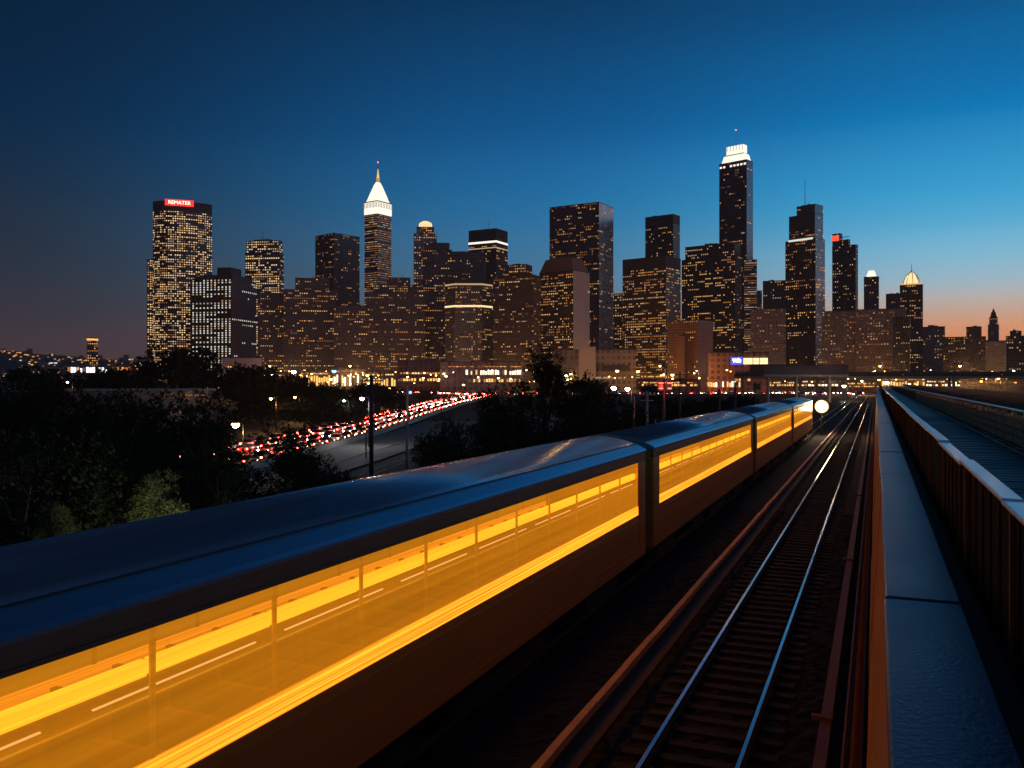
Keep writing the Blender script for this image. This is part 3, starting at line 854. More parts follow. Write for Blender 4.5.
tower('grid_tower', 'brown block with an even grid of amber windows and plain dark roof band', 622, 681, 258, 790, 'dense', side=('R', .26), phi=30, capband=11)
tower('bright_top_tower', 'dark tower with bright upper floors behind the amber-grid block', 645, 680, 216, 1050, 'black', side=('R', .2), phi=28, capband=9)
tower('row_slab', 'black slab with ragged amber rows left of the tallest tower', 681, 742, 244, 850, 'black', tiers=[(0, 1, 258), (.06, .98, 245)], phi=25, side=('R', .12))
# S tallest
t, w, d, zl, u = tower('tallest_tower', 'tallest dark tower with a stepped white-lit crown and red beacon', 719, 753, 162, 960, 'top', side=('R', .19), phi=28, clutter=False, sidep=.02, sideblank='sky_glass')
a, b = w / 2, d / 2
g = MB(); g.prism_z([(-a * .86, -b * .86), (a * .9, -b * .86), (a * .9, b * .86), (-a * .86, b * .86)], zl(162) + .6 * u, zl(154.5), 0, [(-a * .72, -b * .7), (a * .78, -b * .7), (a * .78, b * .7), (-a * .72, b * .7)]); cr = g.build('lit_crown', lantern, t)
g = MB(); g.box(-a * .56, a * .66, -b * .6, b * .6, zl(153.4), zl(145)); g.build('upper_crown', lantern, cr)
g = MB(); g.box(-a * .6, a * .7, -b * .62, b * .62, zl(154.4), zl(153.5))
for k in range(6): q = -a * .5 + a * 1.1 * k / 5; g.box(q - .2 * u, q + .2 * u, -b * .6 - .3, -b * .6, zl(150), zl(144.2 - (k % 2)))
g.build('crown_ribs', plain_brown, cr)
g = MB()
for k in range(8):
    if k != 2: g.box(-a + 2 * a * (k + .2) / 8, -a + 2 * a * (k + .8) / 8, -b - .3, -b - .02, zl(166.5), zl(164.6))
g.build('lit_band', lantern, t)
mast(t, 0, 0, zl(145), zl(128.5), .22 * u, True)
tower('lower_wing', 'grey lower wing clinging to the right flank of the tallest tower', 744, 757, 260, 940, 'striped', cat='tower', maxparts=40, clutter=False)
# T brick
t, w, d, zl, u = tower('brick_block', 'reddish brick block with blank slabs in front of the black slab', 667, 713, 321, 560, 'brick', side=('R', .33), phi=36, sidep=.03, maxparts=60)
MB().box(-w * .1, w * .16, -d / 2 - 3, -d / 2 - .05, 0, zl(336)).build('stair_slab', FM['brick'], t)
tower('sliver_tower', 'reddish sliver of a tower right of the tallest tower', 755, 762, 291, 1200, 'brick', cat='tower', maxparts=30, clutter=False)
t, w, d, zl, u = tower('dark_back_block', 'dark block half hidden left of the stepped antenna tower', 763, 786, 281, 1050, 'speck', maxparts=60)
tower('hazy_stone_block', 'hazy stone block with pinprick lights under the tallest tower', 751, 786, 309, 760, 'haze', maxparts=100)
# V
t, w, d, zl, u = tower('stepped_antenna_tower', 'tall stepped tower with needle antenna and pale ribbed right side', 785, 825, 240, 880, 'rows', side=('R', .24), phi=30, tiers=[(0, 1, 240), (.1, .96, 215), (.36, .96, 206)], sidep=.3, sideblank='sky_glass')
band(t, w, d, zl(240.5), zl(238.6), TINTS[4], .12, .9)
mast(t, w * .0, 0, zl(206), zl(177), .35 * u)
tower('hazy_low_block', 'low hazy block between the antenna tower and the red-cornered tower', 822, 863, 311, 740, 'haze')
t, w, d, zl, u = tower('ragged_tower', 'dark tower with ragged stepped roof and a red corner sign', 832, 858, 246, 1000, 'speck', tiers=[(0, 1, 246), (0, .68, 240), (0, .34, 233)], clutter=False, side=('R', .1), facade='dark')
MB().box(-w / 2 - .3, -w / 2 + w * .30, -d / 2 - .8, -d / 2 - .05, zl(240), zl(234.5)).build('corner_sign', emi('corner_sign_red', (1.0, .10, .05), 1.3), t)
g = MB()
for k in range(4): g.tube([(-w * .1 + k * w * .1, -d * .4 + 3 * math.cos(q), zl(240) + 2.2 * u + 1.4 * u * math.sin(q)) for q in [math.pi * i / 6 for i in range(7)]], .25 * u, 5)
g.build('roof_hoops', mast_m, t)
t, w, d, zl, u = tower('white_cap_tower', 'slim brown tower with a small white-lit cap', 864, 879, 277, 1150, 'sparse', clutter=False, dk=1, maxparts=40)
g = MB(); a = w / 2; g.prism_z([(-a * .7, -a * .7), (a * .7, -a * .7), (a * .7, a * .7), (-a * .7, a * .7)], zl(277) + .6 * u, zl(270), 0, [(-a * .4, -a * .4), (a * .4, -a * .4), (a * .4, a * .4), (-a * .4, a * .4)]); g.build('lit_cap', lantern, t)
tower('red_dot_block', 'plum-brown block with two red lights beside the domed tower', 886, 903, 294, 1050, 'blank', facade='brown', maxparts=20)
# Y dome
t, w, d, zl, u = tower('dome_tower', 'tower with a glowing golden glass dome and needle spire', 900, 923, 285, 900, 'rows', clutter=False, dk=1)
g = MB(); rr_ = w * .36; g.lathe([(rr_, zl(285)), (rr_, zl(283)), (rr_ * .86, zl(279)), (rr_ * .6, zl(274.6)), (rr_ * .25, zl(271.5)), (.02, zl(270.5))], 16); dm = g.build('lit_dome', lantern_gold, t)
g = MB()
for k in range(8):
    an = 2 * math.pi * k / 8 + .2; g.tube([(q * math.cos(an), q * math.sin(an), z) for q, z in ((rr_ * 1.06, zl(284)), (rr_ * .92, zl(278.6)), (rr_ * .64, zl(274)), (.05, zl(270)))], .3 * u, 5)
g.build('dome_ribs', plain_brown, dm); g = MB(); g.box(-w * .46, w * .46, -d * .46, d * .46, zl(285) + .6 * u, zl(283.2)); g.build('lit_band', TINTS[0], t)
mast(t, 0, 0, zl(270.5), zl(262), .35 * u)
tower('hazy_wide_block', 'wide hazy block with small scattered lights under the white-capped tower', 856, 906, 309, 720, 'haze')
tower('dark_narrow_block', 'narrow dark block in front of the domed tower', 893, 910, 318, 690, 'speck', facade='dark', maxparts=40)
tower('small_grey_block', 'small grey block just right of the domed tower', 920, 945, 327, 900, 'haze', maxparts=60, cat='building')
tower('dotted_block', 'dark flat-roofed block dotted with white windows at right', 943, 986, 335, 640, 'speck', facade='dark', cat='building', tiers=[(0, 1, 337), (.55, .9, 327)])
# clock tower like silhouette
t, w, d, zl, u = tower('cupola_tower', 'slim stone tower with pointed cupola against the orange sky', 988, 999, 321, 900, 'blank', cat='tower', maxparts=12, dk=1, clutter=False, tiers=[(0, 1, 325), (.12, .88, 318)])
g = MB(); g.lathe([(w * .38, zl(318)), (w * .36, zl(316)), (w * .27, zl(315.6)), (w * .26, zl(313)), (w * .12, zl(310.5)), (.02, zl(307.5))], 8); g.build('cupola', plain_brown, t)
tower('pale_office', 'pale hazy office block in front of the cupola tower', 983, 1006, 341, 700, 'blank', facade='pale', cat='building', maxparts=20)
tower('edge_block', 'dark stepped block at the right edge of the skyline', 1006, 1034, 336, 800, 'speck', tiers=[(0, 1, 336), (.15, .55, 331)], cat='building', maxparts=60)

# ------------------------------------------------------------------ low buildings at the foot of the skyline
glow_white = emi('hall_glow_white', (1.0, .86, .60), 2.2, True)
glow_amber = emi('hall_glow_amber', (1.0, .50, .12), 1.5, True)


def lowrise(name, label, x0, x1, yt, zc, facade, lit=(), cat='building', group=None, roofm=None, dk=.35):
    al = math.atan(((x0 + x1) / 2 - 512) / F); w = (x1 - x0) / F * zc * math.cos(al); d = w * dk; x, y = xy((x0 + x1) / 2, zc + d / 2)
    g0 = terrain(zc); t = thing(name, label, cat, (x, y, g0), TH - al, group); u = zc / F; h = zat(yt, zc) - g0
    nr, nc = max(1, round(h / 3.6)), max(2, round(w / 3.2))
    g = MB()
    P_ = [(-w / 2, -d / 2), (w / 2, -d / 2), (w / 2, d / 2), (-w / 2, d / 2)]
    for i in range(4):
        (ax, ay), (bx, by) = P_[i], P_[(i + 1) % 4]; g.add([(ax, ay, 0), (bx, by, 0), (bx, by, h), (ax, ay, h)], [(0, 1, 2, 3)], 0, False, [[(0, 0), (nc, 0), (nc, nr), (0, nr)]])
    g.add([(p, q, h) for p, q in P_], [(0, 1, 2, 3)], 1)
    g.build('wall', [FM[facade] if facade in FM else facade, roofcap], t)
    g = MB(); g.box(-w / 2 - .6, w / 2 + .6, -d / 2 - .6, d / 2 + .6, h + .02, h + .5); g.build('roof', roofm or roofcap, t)
    for ya, yb, f0, f1, m, n in lit:
        za, zb = zat(ya, zc) - g0, zat(yb, zc) - g0
        for k in range(n):
            xa = -w / 2 + w * (f0 + (f1 - f0) * k / n); xb = -w / 2 + w * (f0 + (f1 - f0) * (k + .62 + .2 * rnd.random()) / n)
            if n > 3 and rnd.random() < .16: continue
            if n > 3 and rnd.random() < .5: mm = rnd.choice([TINTS[0], TINTS[1], TINTS[2], TINTS[3], glow_amber, m, m])
            else: mm = m
            MB().box(xa, xb, -d / 2 - .25, -d / 2 - .02, max(.1, za), zb - (zb - max(.1, za)) * .35 * rnd.random()).build('window', mm, t)
    return t, w, d, h, u


lowrise('long_hall', 'long low hall with bright white and gold ground-floor windows', 440, 526, 362, 520, 'stone', [(374.6, 369.6, .30, .98, glow_white, 24), (382, 378.5, .3, .95, glow_amber, 22), (367, 366, .1, .95, TINTS[1], 20)])
lowrise('dim_hall', 'dim brown hall left of the brightly lit long hall', 398, 443, 361, 540, 'brown', [(381, 378, .0, .95, glow_amber, 16), (374, 372, .05, .95, TINTS[1], 14)])
t, w, d, h, u = lowrise('beige_block', 'wide beige windowless block below the chamfered tower', 552, 636, 350, 540, plain_pale if False else 'stone', [(378.5, 376.8, .5, .9, TINTS[5], 18)])
MB().box(-w * .18, w * .02, -d / 2 - 5, -d / 2 - .05, 0, zat(347, 540) + .45).build('blank_slab', plain_pale, t)
MB().box(w * .1, w * .42, -d / 2 - 4, -d / 2 - .3, zat(371, 540) + .45, zat(366, 540) + .45).build('canopy', roofcap, t)
t, w, d, h, u = lowrise('sign_building', 'brown corner building with a blue and white lit rooftop sign', 708, 768, 353, 500, 'brick', [(387, 381, .0, .55, glow_white, 14), (374, 370, .80, .99, glow_amber, 3), (381, 377, .45, .8, glow_amber, 5)])
zz = lambda py: zat(py, 500) - terrain(500)
b1 = MB().box(-w * .12, w * .075, -d / 2 - 1.2, -d / 2 - .05, zz(364.5), zz(357)).build('blue_sign', emi('sign_blue', (.10, .12, 1.0), 1.3), t)
text('sign_letters', 'WE:', 4.6 * u, lamp_white, b1, (-w * .02, -d / 2 - 1.3, zz(360.8)))
for fa, fb in ((.09, .24), (.255, .345), (.36, .49)):
    b2 = MB().box(w * fa, w * fb, -d / 2 - 1.1, -d / 2 - .05, zz(364.2), zz(358.2)).build('lit_sign', emi('sign_cream', (1.0, .74, .38), 1.8), t)
    g = MB()
    for k in range(4): q = w * fa + (fb - fa) * w * (k + .3) / 4; g.box(q, q + .35 * u * 1.5, -d / 2 - 1.3, -d / 2 - 1.12, zz(362.6), zz(359.8 + (k % 2)))
    g.build('sign_marks', emi('sign_mark_amber', (1.0, .42, .12), .9), b2)
low = [(300, 332, 371, 640), (330, 366, 369, 660), (362, 400, 372, 600), (262, 300, 373, 640), (640, 668, 374, 620), (690, 712, 376, 560), (766, 800, 380, 640), (800, 850, 379, 600), (846, 880, 381, 560), (880, 930, 377, 640), (925, 965, 379, 600), (960, 1024, 380, 560), (640, 700, 380, 460)]
facs = ['brick', 'stone', 'brown', 'grey']
where = ['under the stepped dark block', 'under the low row block', 'left of the dim brown hall', 'under the amber-rowed block', 'under the amber-grid block', 'beside the reddish brick block',
         'right of the blue-signed building', 'under the stepped antenna tower', 'behind the far end of the train', 'left behind the overpass at the domed tower', 'behind the overpass under the grey block', 'behind the overpass at right edge', 'nearest in the row behind the rail yard']
for i, (a, b, y_, z_) in enumerate(low):
    hb = HY - (GZ1 - CAMZ) * F / z_ * 1.0
    lowrise('shop_row', 'low shop row with amber-lit fronts ' + where[i], a, b, y_, z_, facs[i % 4], [(min(hb - 1, 386), y_ + 4 + (i % 3), .03, .97, [glow_amber, glow_white, glow_amber][i % 3], 12 + i % 5), (y_ + 3.2, y_ + 1.8, .05, .9, TINTS[i % 4], 15)], group='low shop rows at the foot of the skyline')
lowrise('white_depot', 'long depot with blazing white frontage on the far left', 64, 112, 365.5, 900, 'grey', [(372.5, 367, .08, .98, emi('depot_white', (.9, .93, 1.0), 2.6), 14)], dk=.5)
lowrise('orange_depot', 'small depot lit orange beside the blazing white depot', 111, 134, 364, 880, 'brick', [(370, 366.5, .05, .95, emi('depot_orange', (1.0, .20, .03), 1.0), 5)], dk=.5)
lowrise('grey_depot', 'dim depot with a few white windows at the far left', 30, 62, 367, 860, 'grey', [(373, 371, .1, .95, TINTS[5], 8), (363.5, 362.2, .6, .9, TINTS[4], 2)], dk=.5)
lowrise('white_annex', 'small white annex at the foot of the blank brown side', 222, 262, 358, 560, plain_pale, [(368, 366, .1, .5, TINTS[0], 4)])
lowrise('warehouse', 'low dark warehouse with a dim flat roof behind the left trees', 70, 215, 391, 190, 'grey', [(396, 394.5, .8, .98, TINTS[3], 3)], roofm=mat('warehouse_roof', (.16, .17, .19), .6))
# ------------------------------------------------------------------ far suburb: many small lit houses on the hillside, too many to count
g = MB(); r2 = random.Random(21)
for k in range(520):
    px = r2.uniform(-60, 150) if k % 4 else r2.uniform(150, 420); zc = r2.uniform(2000, 3150); xc = (px - 512) / F * zc
    x, y = xy(px, zc); z = hill(xc, zc) + GZ1 - 1; s = r2.uniform(4, 8); h_ = r2.uniform(4, 9) + (11 if r2.random() < .08 else 0)
    g.box(x - s, x + s, y - s, y + s, z - 3, z + h_, 0)
    if r2.random() < .62:
        q = r2.uniform(1.2, 2.8); zz_ = z + r2.uniform(2, h_)
        ux, uy = C_, S_; fx, fy = S_ * (s * 1.5), -C_ * (s * 1.5)
        g.box(x + fx - q, x + fx + q, y + fy - q, y + fy + q, zz_ - q * .6, zz_ + q * .6, r2.choice([1, 1, 2, 3, 2]))
o = g.build('far_suburb_houses', [plain_brown, emi('suburb_amber', (1.0, .42, .12), 1.3), emi('suburb_cream', (1.0, .72, .42), 1.0), emi('suburb_dim', (1.0, .30, .10), .6)])
o['kind'] = 'stuff'; o['label'] = 'scattered lit houses of a far hillside suburb on the left'; o['category'] = 'suburb'
# ------------------------------------------------------------------ curving highway
KN = [(-45, 60), (-41, 120), (-38, 170), (-35.5, 220), (-31.5, 270), (-26.5, 320), (-20, 365), (-17, 400), (-20, 435), (-32, 470), (-58, 505), (-100, 535), (-170, 565), (-260, 590)]


def spline(K, per=8):
    out = []
    for i in range(len(K) - 1):
        p0, p1, p2, p3 = K[max(i - 1, 0)], K[i], K[i + 1], K[min(i + 2, len(K) - 1)]
        for k in range(per):
            t = k / per
            out.append(tuple(.5 * ((2 * p1[q]) + (-p0[q] + p2[q]) * t + (2 * p0[q] - 5 * p1[q] + 4 * p2[q] - p3[q]) * t * t + (-p0[q] + 3 * p1[q] - 3 * p2[q] + p3[q]) * t ** 3) for q in (0, 1)))
    out.append(K[-1]); return out


def wpt(xc, zc, dz=0.): return Vector((xc * C_ - zc * S_, xc * S_ + zc * C_, terrain(zc) + dz))


def ribbon(path, o0, o1, dz, mb, mi=0, thick=None):
    Ls = []; n = len(path)
    for i, (a, b) in enumerate(path):
        p, q = path[max(i - 1, 0)], path[min(i + 1, n - 1)]; dx, dy = q[0] - p[0], q[1] - p[1]; l = math.hypot(dx, dy); nx_, ny_ = dy / l, -dx / l
        za = terrain(b) + dz
        A = wpt(a + nx_ * o0, b + ny_ * o0); B = wpt(a + nx_ * o1, b + ny_ * o1); A.z = B.z = za
        Ls.append((A, B))
    if thick is None:
        mb.add([v for ab in Ls for v in ab], [(2 * i, 2 * i + 1, 2 * i + 3, 2 * i + 2) for i in range(n - 1)], mi)
    else:
        vs = []
        for A, B in Ls: vs += [A, B, B + Vector((0, 0, thick)), A + Vector((0, 0, thick))]
        fs = []
        for i in range(n - 1):
            for k in range(4): fs.append((4 * i + k, 4 * i + (k + 1) % 4, 4 * i + 4 + (k + 1) % 4, 4 * i + 4 + k))
        mb.add(vs, fs, mi)
    return mb


HW_ = spline(KN)
struct('highway_road', ribbon(HW_, -8.2, 8.2, .25, MB()), asphalt)
g = MB()
for o in (-7.6, 7.5): ribbon(HW_, o, o + .16, .256, g)
for i in range(0, len(HW_) - 3, 2):
    for o in (-3.8, 0, 3.7): ribbon(HW_[i:i + 2], o, o + .15, .256, g)
struct('road_markings', g, white_line)
t = thing('crash_barrier', 'concrete crash barrier along the right edge of the curving highway', 'barrier')
ribbon(HW_, 8.25, 8.7, .1, MB(), 0, 1.0).build('barrier_wall', concrete, t)
t = thing('crash_barrier', 'low concrete barrier along the left edge of the curving highway', 'barrier')
ribbon(HW_, -8.7, -8.25, .1, MB(), 0, .8).build('barrier_wall', concrete, t)
struct('service_road', ribbon(spline([(-37, 60), (-28.5, 110), (-24, 150), (-20, 190), (-16, 235)]), -7.5, 7.5, .22, MB()), pave_m)
g = ribbon(spline([(-34.2, 60), (-26, 110), (-21.6, 150), (-17.6, 190)]), .0, .3, .23, MB(), 0, .12)
struct('kerb', g, concrete)
BV = [(-60, 452), (20, 448), (120, 440), (230, 425)]
struct('boulevard_road', ribbon(spline(BV), -9, 9, .22, MB()), asphalt)

# ---- cars
car_glass = mat('car_glass', (.015, .016, .018), .12, var=.1)
tyre_m = mat('tyre', (.02, .02, .02), .8)
tail_m = emi('tail_light', (1.0, .028, .016), 150, True); head_m = emi('car_headlight', (1.0, .90, .78), 45, True)
PAINT = [mat('paint_silver', (.34, .35, .36), .3, metal=.6, coat=.5), mat('paint_black', (.02, .02, .022), .25, coat=.6), mat('paint_white', (.62, .62, .60), .3, coat=.5), mat('paint_red', (.30, .03, .03), .3, coat=.5)]
PN = ['silver', 'black', 'white', 'red']
BODYP = [(-2.2, .28), (2.15, .28), (2.25, .5), (2.18, .78), (1.25, .92), (-1.45, .96), (-2.22, .88), (-2.28, .5)]     # y, z of the side view (front +y)
CABP = [(.95, .93), (.25, 1.42), (-1.0, 1.44), (-1.75, .95)]


def car_shapes(g, mi_body, mi_glass):
    for poly, hw, taper, mi in ((BODYP, .88, .06, mi_body), (CABP, .78, .14, mi_glass)):
        n = len(poly); zs_ = [p[1] for p in poly]; z0, z1 = min(zs_), max(zs_)
        vs = [(s * (hw - taper * (z - z0) / (z1 - z0)), y, z) for s in (-1, 1) for y, z in poly]
        g.add(vs, [tuple(range(n)), tuple(reversed(range(n, 2 * n)))] + [(i, n + i, n + (i + 1) % n, (i + 1) % n) for i in range(n)], mi)
    g.box(-.64, .64, -.98, .24, 1.43, 1.455, mi_body)


def wheel_into(g, x, y, mi):
    n = 12; vs = [(xx, y + .32 * math.cos(2 * math.pi * q / n), .32 + .32 * math.sin(2 * math.pi * q / n)) for xx in (x - .1, x + .1) for q in range(n)]
    g.add(vs, [tuple(range(n)), tuple(reversed(range(n, 2 * n)))] + [(q, n + q, n + (q + 1) % n, (q + 1) % n) for q in range(n)], mi)


def lights(g, tm, hm):
    pass


def make_car(pi, detailed, label, loc, rz):
    grp = 'cars streaming along the curved highway'
    if detailed:
        t = thing('car', label, 'car', loc, rz, grp)
        g = MB(); car_shapes(g, 0, 1); g.build('body', [PAINT[pi], car_glass], t)
        for x in (-.82, .82):
            for y in (-1.35, 1.35): g = MB(); wheel_into(g, x, y, 0); g.build('wheel', tyre_m, t)
            MB().box(x - .24 if x > 0 else x - .02, x + .02 if x > 0 else x + .24, -2.31, -2.24, .62, .82).build('tail_light', tail_m, t)
            MB().box(x - .2 if x > 0 else x - .04, x + .04 if x > 0 else x + .2, 2.17, 2.27, .55, .72).build('headlight', head_m, t)
        return t
    g = MB(); car_shapes(g, 0, 1)
    for x in (-.82, .82):
        for y in (-1.35, 1.35): wheel_into(g, x, y, 2)
        g.box(x - .2, x + .2, -2.31, -2.24, .60, .84, 3); g.box(x - .18, x + .18, 2.17, 2.28, .52, .74, 4)
    o = g.build('car', [PAINT[pi], car_glass, tyre_m, tail_m, head_m]); o.location = loc; o.rotation_euler = (0, 0, rz); tag(o, label, 'car', grp); return o


def along(path):
    acc = [0.]; pts = [wpt(a, b, .27) for a, b in path]
    for p, q in zip(pts, pts[1:]): acc.append(acc[-1] + (q - p).length)
    return pts, acc


def at_s(pts, acc, s, off):
    for i in range(len(acc) - 1):
        if acc[i + 1] >= s: break
    f = (s - acc[i]) / max(.01, acc[i + 1] - acc[i]); p = pts[i].lerp(pts[i + 1], f); d = (pts[i + 1] - pts[i]).normalized()
    nrm_ = Vector((d.y, -d.x, 0)).normalized(); return p + nrm_ * off, math.atan2(-d.x, d.y)


pts, acc = along(HW_)
LANES = [(-5.7, 1, 'far left lane', 'red tail lights'), (-1.9, 1, 'left middle lane', 'red tail lights'), (1.9, -1, 'oncoming right middle lane', 'white headlights'), (5.7, 1, 'far right lane', 'red tail lights')]
protos = {}
for li, (off, dr, lname, lt) in enumerate(LANES):
    s = 40 + li * 3.; k = 0
    while s < acc[-1] - 10:
        p, a = at_s(pts, acc, s, off); zc = cz(p.x, p.y); pi = rnd.choice([0, 0, 1, 2, 3, 1]); det = zc < 290
        lab = '%s car with %s, %s from the camera in the %s' % (PN[pi], lt, nth(k), lname)
        rz = a + (math.pi if dr < 0 else 0)
        if (pi, det) not in protos: protos[(pi, det)] = make_car(pi, det, lab, p, rz)
        else: copy_thing(protos[(pi, det)], p, rz, lab)
        s += rnd.uniform(6.3, 9.5) if dr > 0 else rnd.uniform(9, 17); k += 1
pts, acc = along(spline(BV))
for off, dr, lname, lt in ((-4, 1, 'near lane', 'red tail lights'), (4, -1, 'far lane', 'white headlights')):
    s = 20; k = 0
    while s < acc[-1] - 5:
        p, a = at_s(pts, acc, s, off); pi = rnd.choice([0, 1, 2, 3])
        copy_thing(protos[(pi, False)] if (pi, False) in protos else list(protos.values())[0], p, a + (math.pi if dr < 0 else 0), '%s car, %s from the left in the %s of the boulevard' % (PN[pi], nth(k), lname))
        s += rnd.uniform(9, 20); k += 1
# car park lights in front of the shop rows: parked cars facing us
k = 0
for px in range(652, 860, 9):
    zc = 470 + 30 * rnd.random(); x, y = xy(px + rnd.uniform(-2, 2), zc)
    copy_thing(protos[(k % 4, False)] if (k % 4, False) in protos else list(protos.values())[-1], (x, y, terrain(zc) + .06), TH + math.pi + rnd.uniform(-.4, .4), '%s car with headlights on, %s from left in the car park beyond the train' % (PN[k % 4], nth(k))); k += 1


# ------------------------------------------------------------------ lamps
def street_lamp(label, px, py, zc, colm, colr, power=0, head=.34, group=None, arm=1.2, double=False):
    x, y = xy(px, zc); g0 = terrain(zc); h = zat(py, zc) - g0
    t = thing('street_lamp', label, 'street lamp', (x, y, g0), TH, group)
    g = MB(); g.tube([(arm, 0, 0), (arm, 0, h + .25)], .11, 7, 0, .07); g.tube([(arm, 0, h + .1), (arm * .5, 0, h + .35), (0, 0, h + .22)], .05, 6)
    if double: g.tube([(arm, 0, h + .1), (arm * 1.5, 0, h + .35), (arm * 2, 0, h + .22)], .05, 6)
    g.build('pole', dark_steel, t)
    for hx in ([0, arm * 2] if double else [0]):
        hh = MB().box(hx - .4, hx + .4, -.16, .16, h + .14, h + .28).build('lamp_head', dark_steel, t)
        MB().lathe([(.02, -head), (head * .7, -head * .7), (head, 0), (head * .8, .1)], 12, (hx, 0, h + .12)).build('globe', colm, hh)
    if power: lamp_light('lamp_glow', (0, -.2, h - .5), power, colr, t, .3)
    return t


street_lamp('blazing amber street lamp low at left, nearest beside the red traffic', 235.5, 425, 132, emi('near_amber', (1.0, .55, .16), 45), SODIUM, 5200, .62)
street_lamp('amber street lamp on a slim pole left of the wooded slope', 271, 399, 196, lamp_amber, SODIUM, 2600, .36)
street_lamp('amber street lamp right of the slim-poled one, above the wooded slope', 295, 397.5, 235, lamp_amber, SODIUM, 2600, .38)
street_lamp('bright white street lamp beside the tall dark utility pole', 362, 399, 150, emi('near_white', (.95, .97, 1.0), 40), (.9, .95, 1.0), 1500, .36)
street_lamp('small white street lamp in front of the wooded slope', 344, 401, 210, lamp_white, (.9, .95, 1.0), 400, .28)
street_lamp('small amber lamp far left, left one of two above the dark trees', 30, 386.5, 200, lamp_amber, SODIUM, 500, .24)
street_lamp('amber lamp far left, right one of two above the dark trees', 67.5, 382.5, 210, lamp_amber, SODIUM, 700, .30)
street_lamp('amber lamp right of the domed dark tree', 210, 380, 330, lamp_amber, SODIUM, 1500, .5)
street_lamp('amber lamp between domed dark tree and white annex', 226, 376, 380, lamp_amber, SODIUM, 1500, .5)
street_lamp('white floodlight lamp above the wooded slope under the stepped dark block', 293.5, 371.5, 420, emi('flood_white', (.95, .97, 1.0), 70), (1, 1, 1), 5000, 1.1)
street_lamp('blue lit lamp above the far end of the wooded slope', 334, 371, 430, lamp_blue, (.2, .4, 1), 2500, 1.1)
street_lamp('cool white floodlight on a pole, left one of two near the beige block', 614, 388, 250, emi('flood_cool', (.80, .93, 1.0), 60), (.85, .95, 1), 900, .8)
street_lamp('cool white floodlight on a pole, right one of two near the beige block', 627.5, 389, 255, MATS['flood_cool'], (.85, .95, 1), 900, .7)
street_lamp('amber lamp in front of the beige windowless block', 571, 374, 380, lamp_amber, SODIUM, 3000, .7)
street_lamp('warm white lamp right of the blazing track lamp under the overpass', 844, 386, 300, lamp_warm, WARMW, 3000, .7)
street_lamp('amber lamp on the lit tree edge beside the curving highway', 390, 388.5, 300, lamp_amber, SODIUM, 4500, .45)
r3 = random.Random(5); spots = []
while len(spots) < 210:
    px = r3.uniform(262, 1015); zc = r3.uniform(430, 680); py = r3.uniform(370, 385)
    if 545 < px < 560 or zat(py, zc) - terrain(zc) < 2.6: continue
    spots.append((px, py, zc))
for k, (px, py, zc) in enumerate(spots):
    warm = r3.random()
    street_lamp('tiny glowing street lamp among the low shop rows at the skyline foot', px, py, zc, lamp_amber if warm < .66 else (lamp_warm if warm < .9 else lamp_white), SODIUM, 16000 if k % 12 == 0 else 0, r3.choice([.3, .35, .4, .5, .6, .95]), 'street lamps among the low shop rows')
# big amber wash from the streets between the towers
for k, (px, zc) in enumerate(((180, 700), (270, 640), (350, 600), (450, 600), (520, 600), (600, 620), (660, 640), (730, 640), (800, 640), (880, 600), (960, 560))):
    t = street_lamp('tall amber street mast at the tower bases, %s from the left' % nth(k), px, 366, zc, lamp_amber, (1.0, .45, .16), 75000, .8, 'tall amber street masts at the tower bases')


# ------------------------------------------------------------------ poles
def pole(name, label, px, ytop, zc, r=.14, extra=None, m=dark_steel, cat='pole', arms=True, g0=None):
    x, y = xy(px, zc); g0 = terrain(zc) if g0 is None else g0; h = zat(ytop, zc) - g0
    t = thing(name, label, cat, (x, y, g0), TH + .2)
    MB().tube([(0, 0, 0), (0, 0, h)], r * 1.15, 10, 0, r * .85).build('shaft', m, t)
    if arms:
        g = MB()
        for zz_, w_ in ((h - .5, 1.1), (h - 1.2, .8)): g.box(-w_, w_, -.06, .06, zz_, zz_ + .12)
        g.build('crossarm', m, t); g = MB()
        for q in (-.95, -.4, .4, .95): g.lathe([(.05, 0), (.08, .06), (.04, .12), (.07, .18), (.02, .24)], 8, (q, 0, h - .37))
        g.build('insulator', cap_metal, t)
    if extra: extra(t, h)
    return t


wood_pole = mat('wood_pole', (.045, .035, .028), .85, var=.4, bump=.4, stretch=(4, 4, .3)); pale_pole = mat('pale_pole', (.32, .28, .25), .6)
pole('utility_pole', 'tall dark utility pole standing before the curving highway', 371.5, 376, 78, .19, lambda t, h: MB().box(.2, .62, -.2, .2, h - 3.4, h - 2.5).build('transformer', dark_steel, t), wood_pole)
pole('camera_pole', 'grey pole carrying a small lit blue box beside the highway', 407.5, 386, 190, .22, lambda t, h: (MB().box(.15, 1.0, -.3, .3, h - 1.9, h - .9).build('box', mat('grey_box', (.3, .3, .32), .5), t), MB().box(.35, .8, -.34, -.31, h - 1.6, h - 1.2).build('indicator', lamp_blue, t)), pale_pole, arms=False)
pole('utility_pole', 'shorter pole standing at the edge of the service road', 407, 422, 105, .16, None, pale_pole, arms=False)
pole('sign_pole', 'thin pole left of the tall dark utility pole', 366, 430, 128, .09, None, dark_steel, arms=False)
pole('catenary_pole', 'pale thin pole right of the two cool white floodlights', 634, 396, 120, .12, None, pale_pole, arms=False)
pole('catenary_pole', 'pale taller pole beside the thin pale one, beyond the second railcar', 647, 391, 105, .17, None, pale_pole)


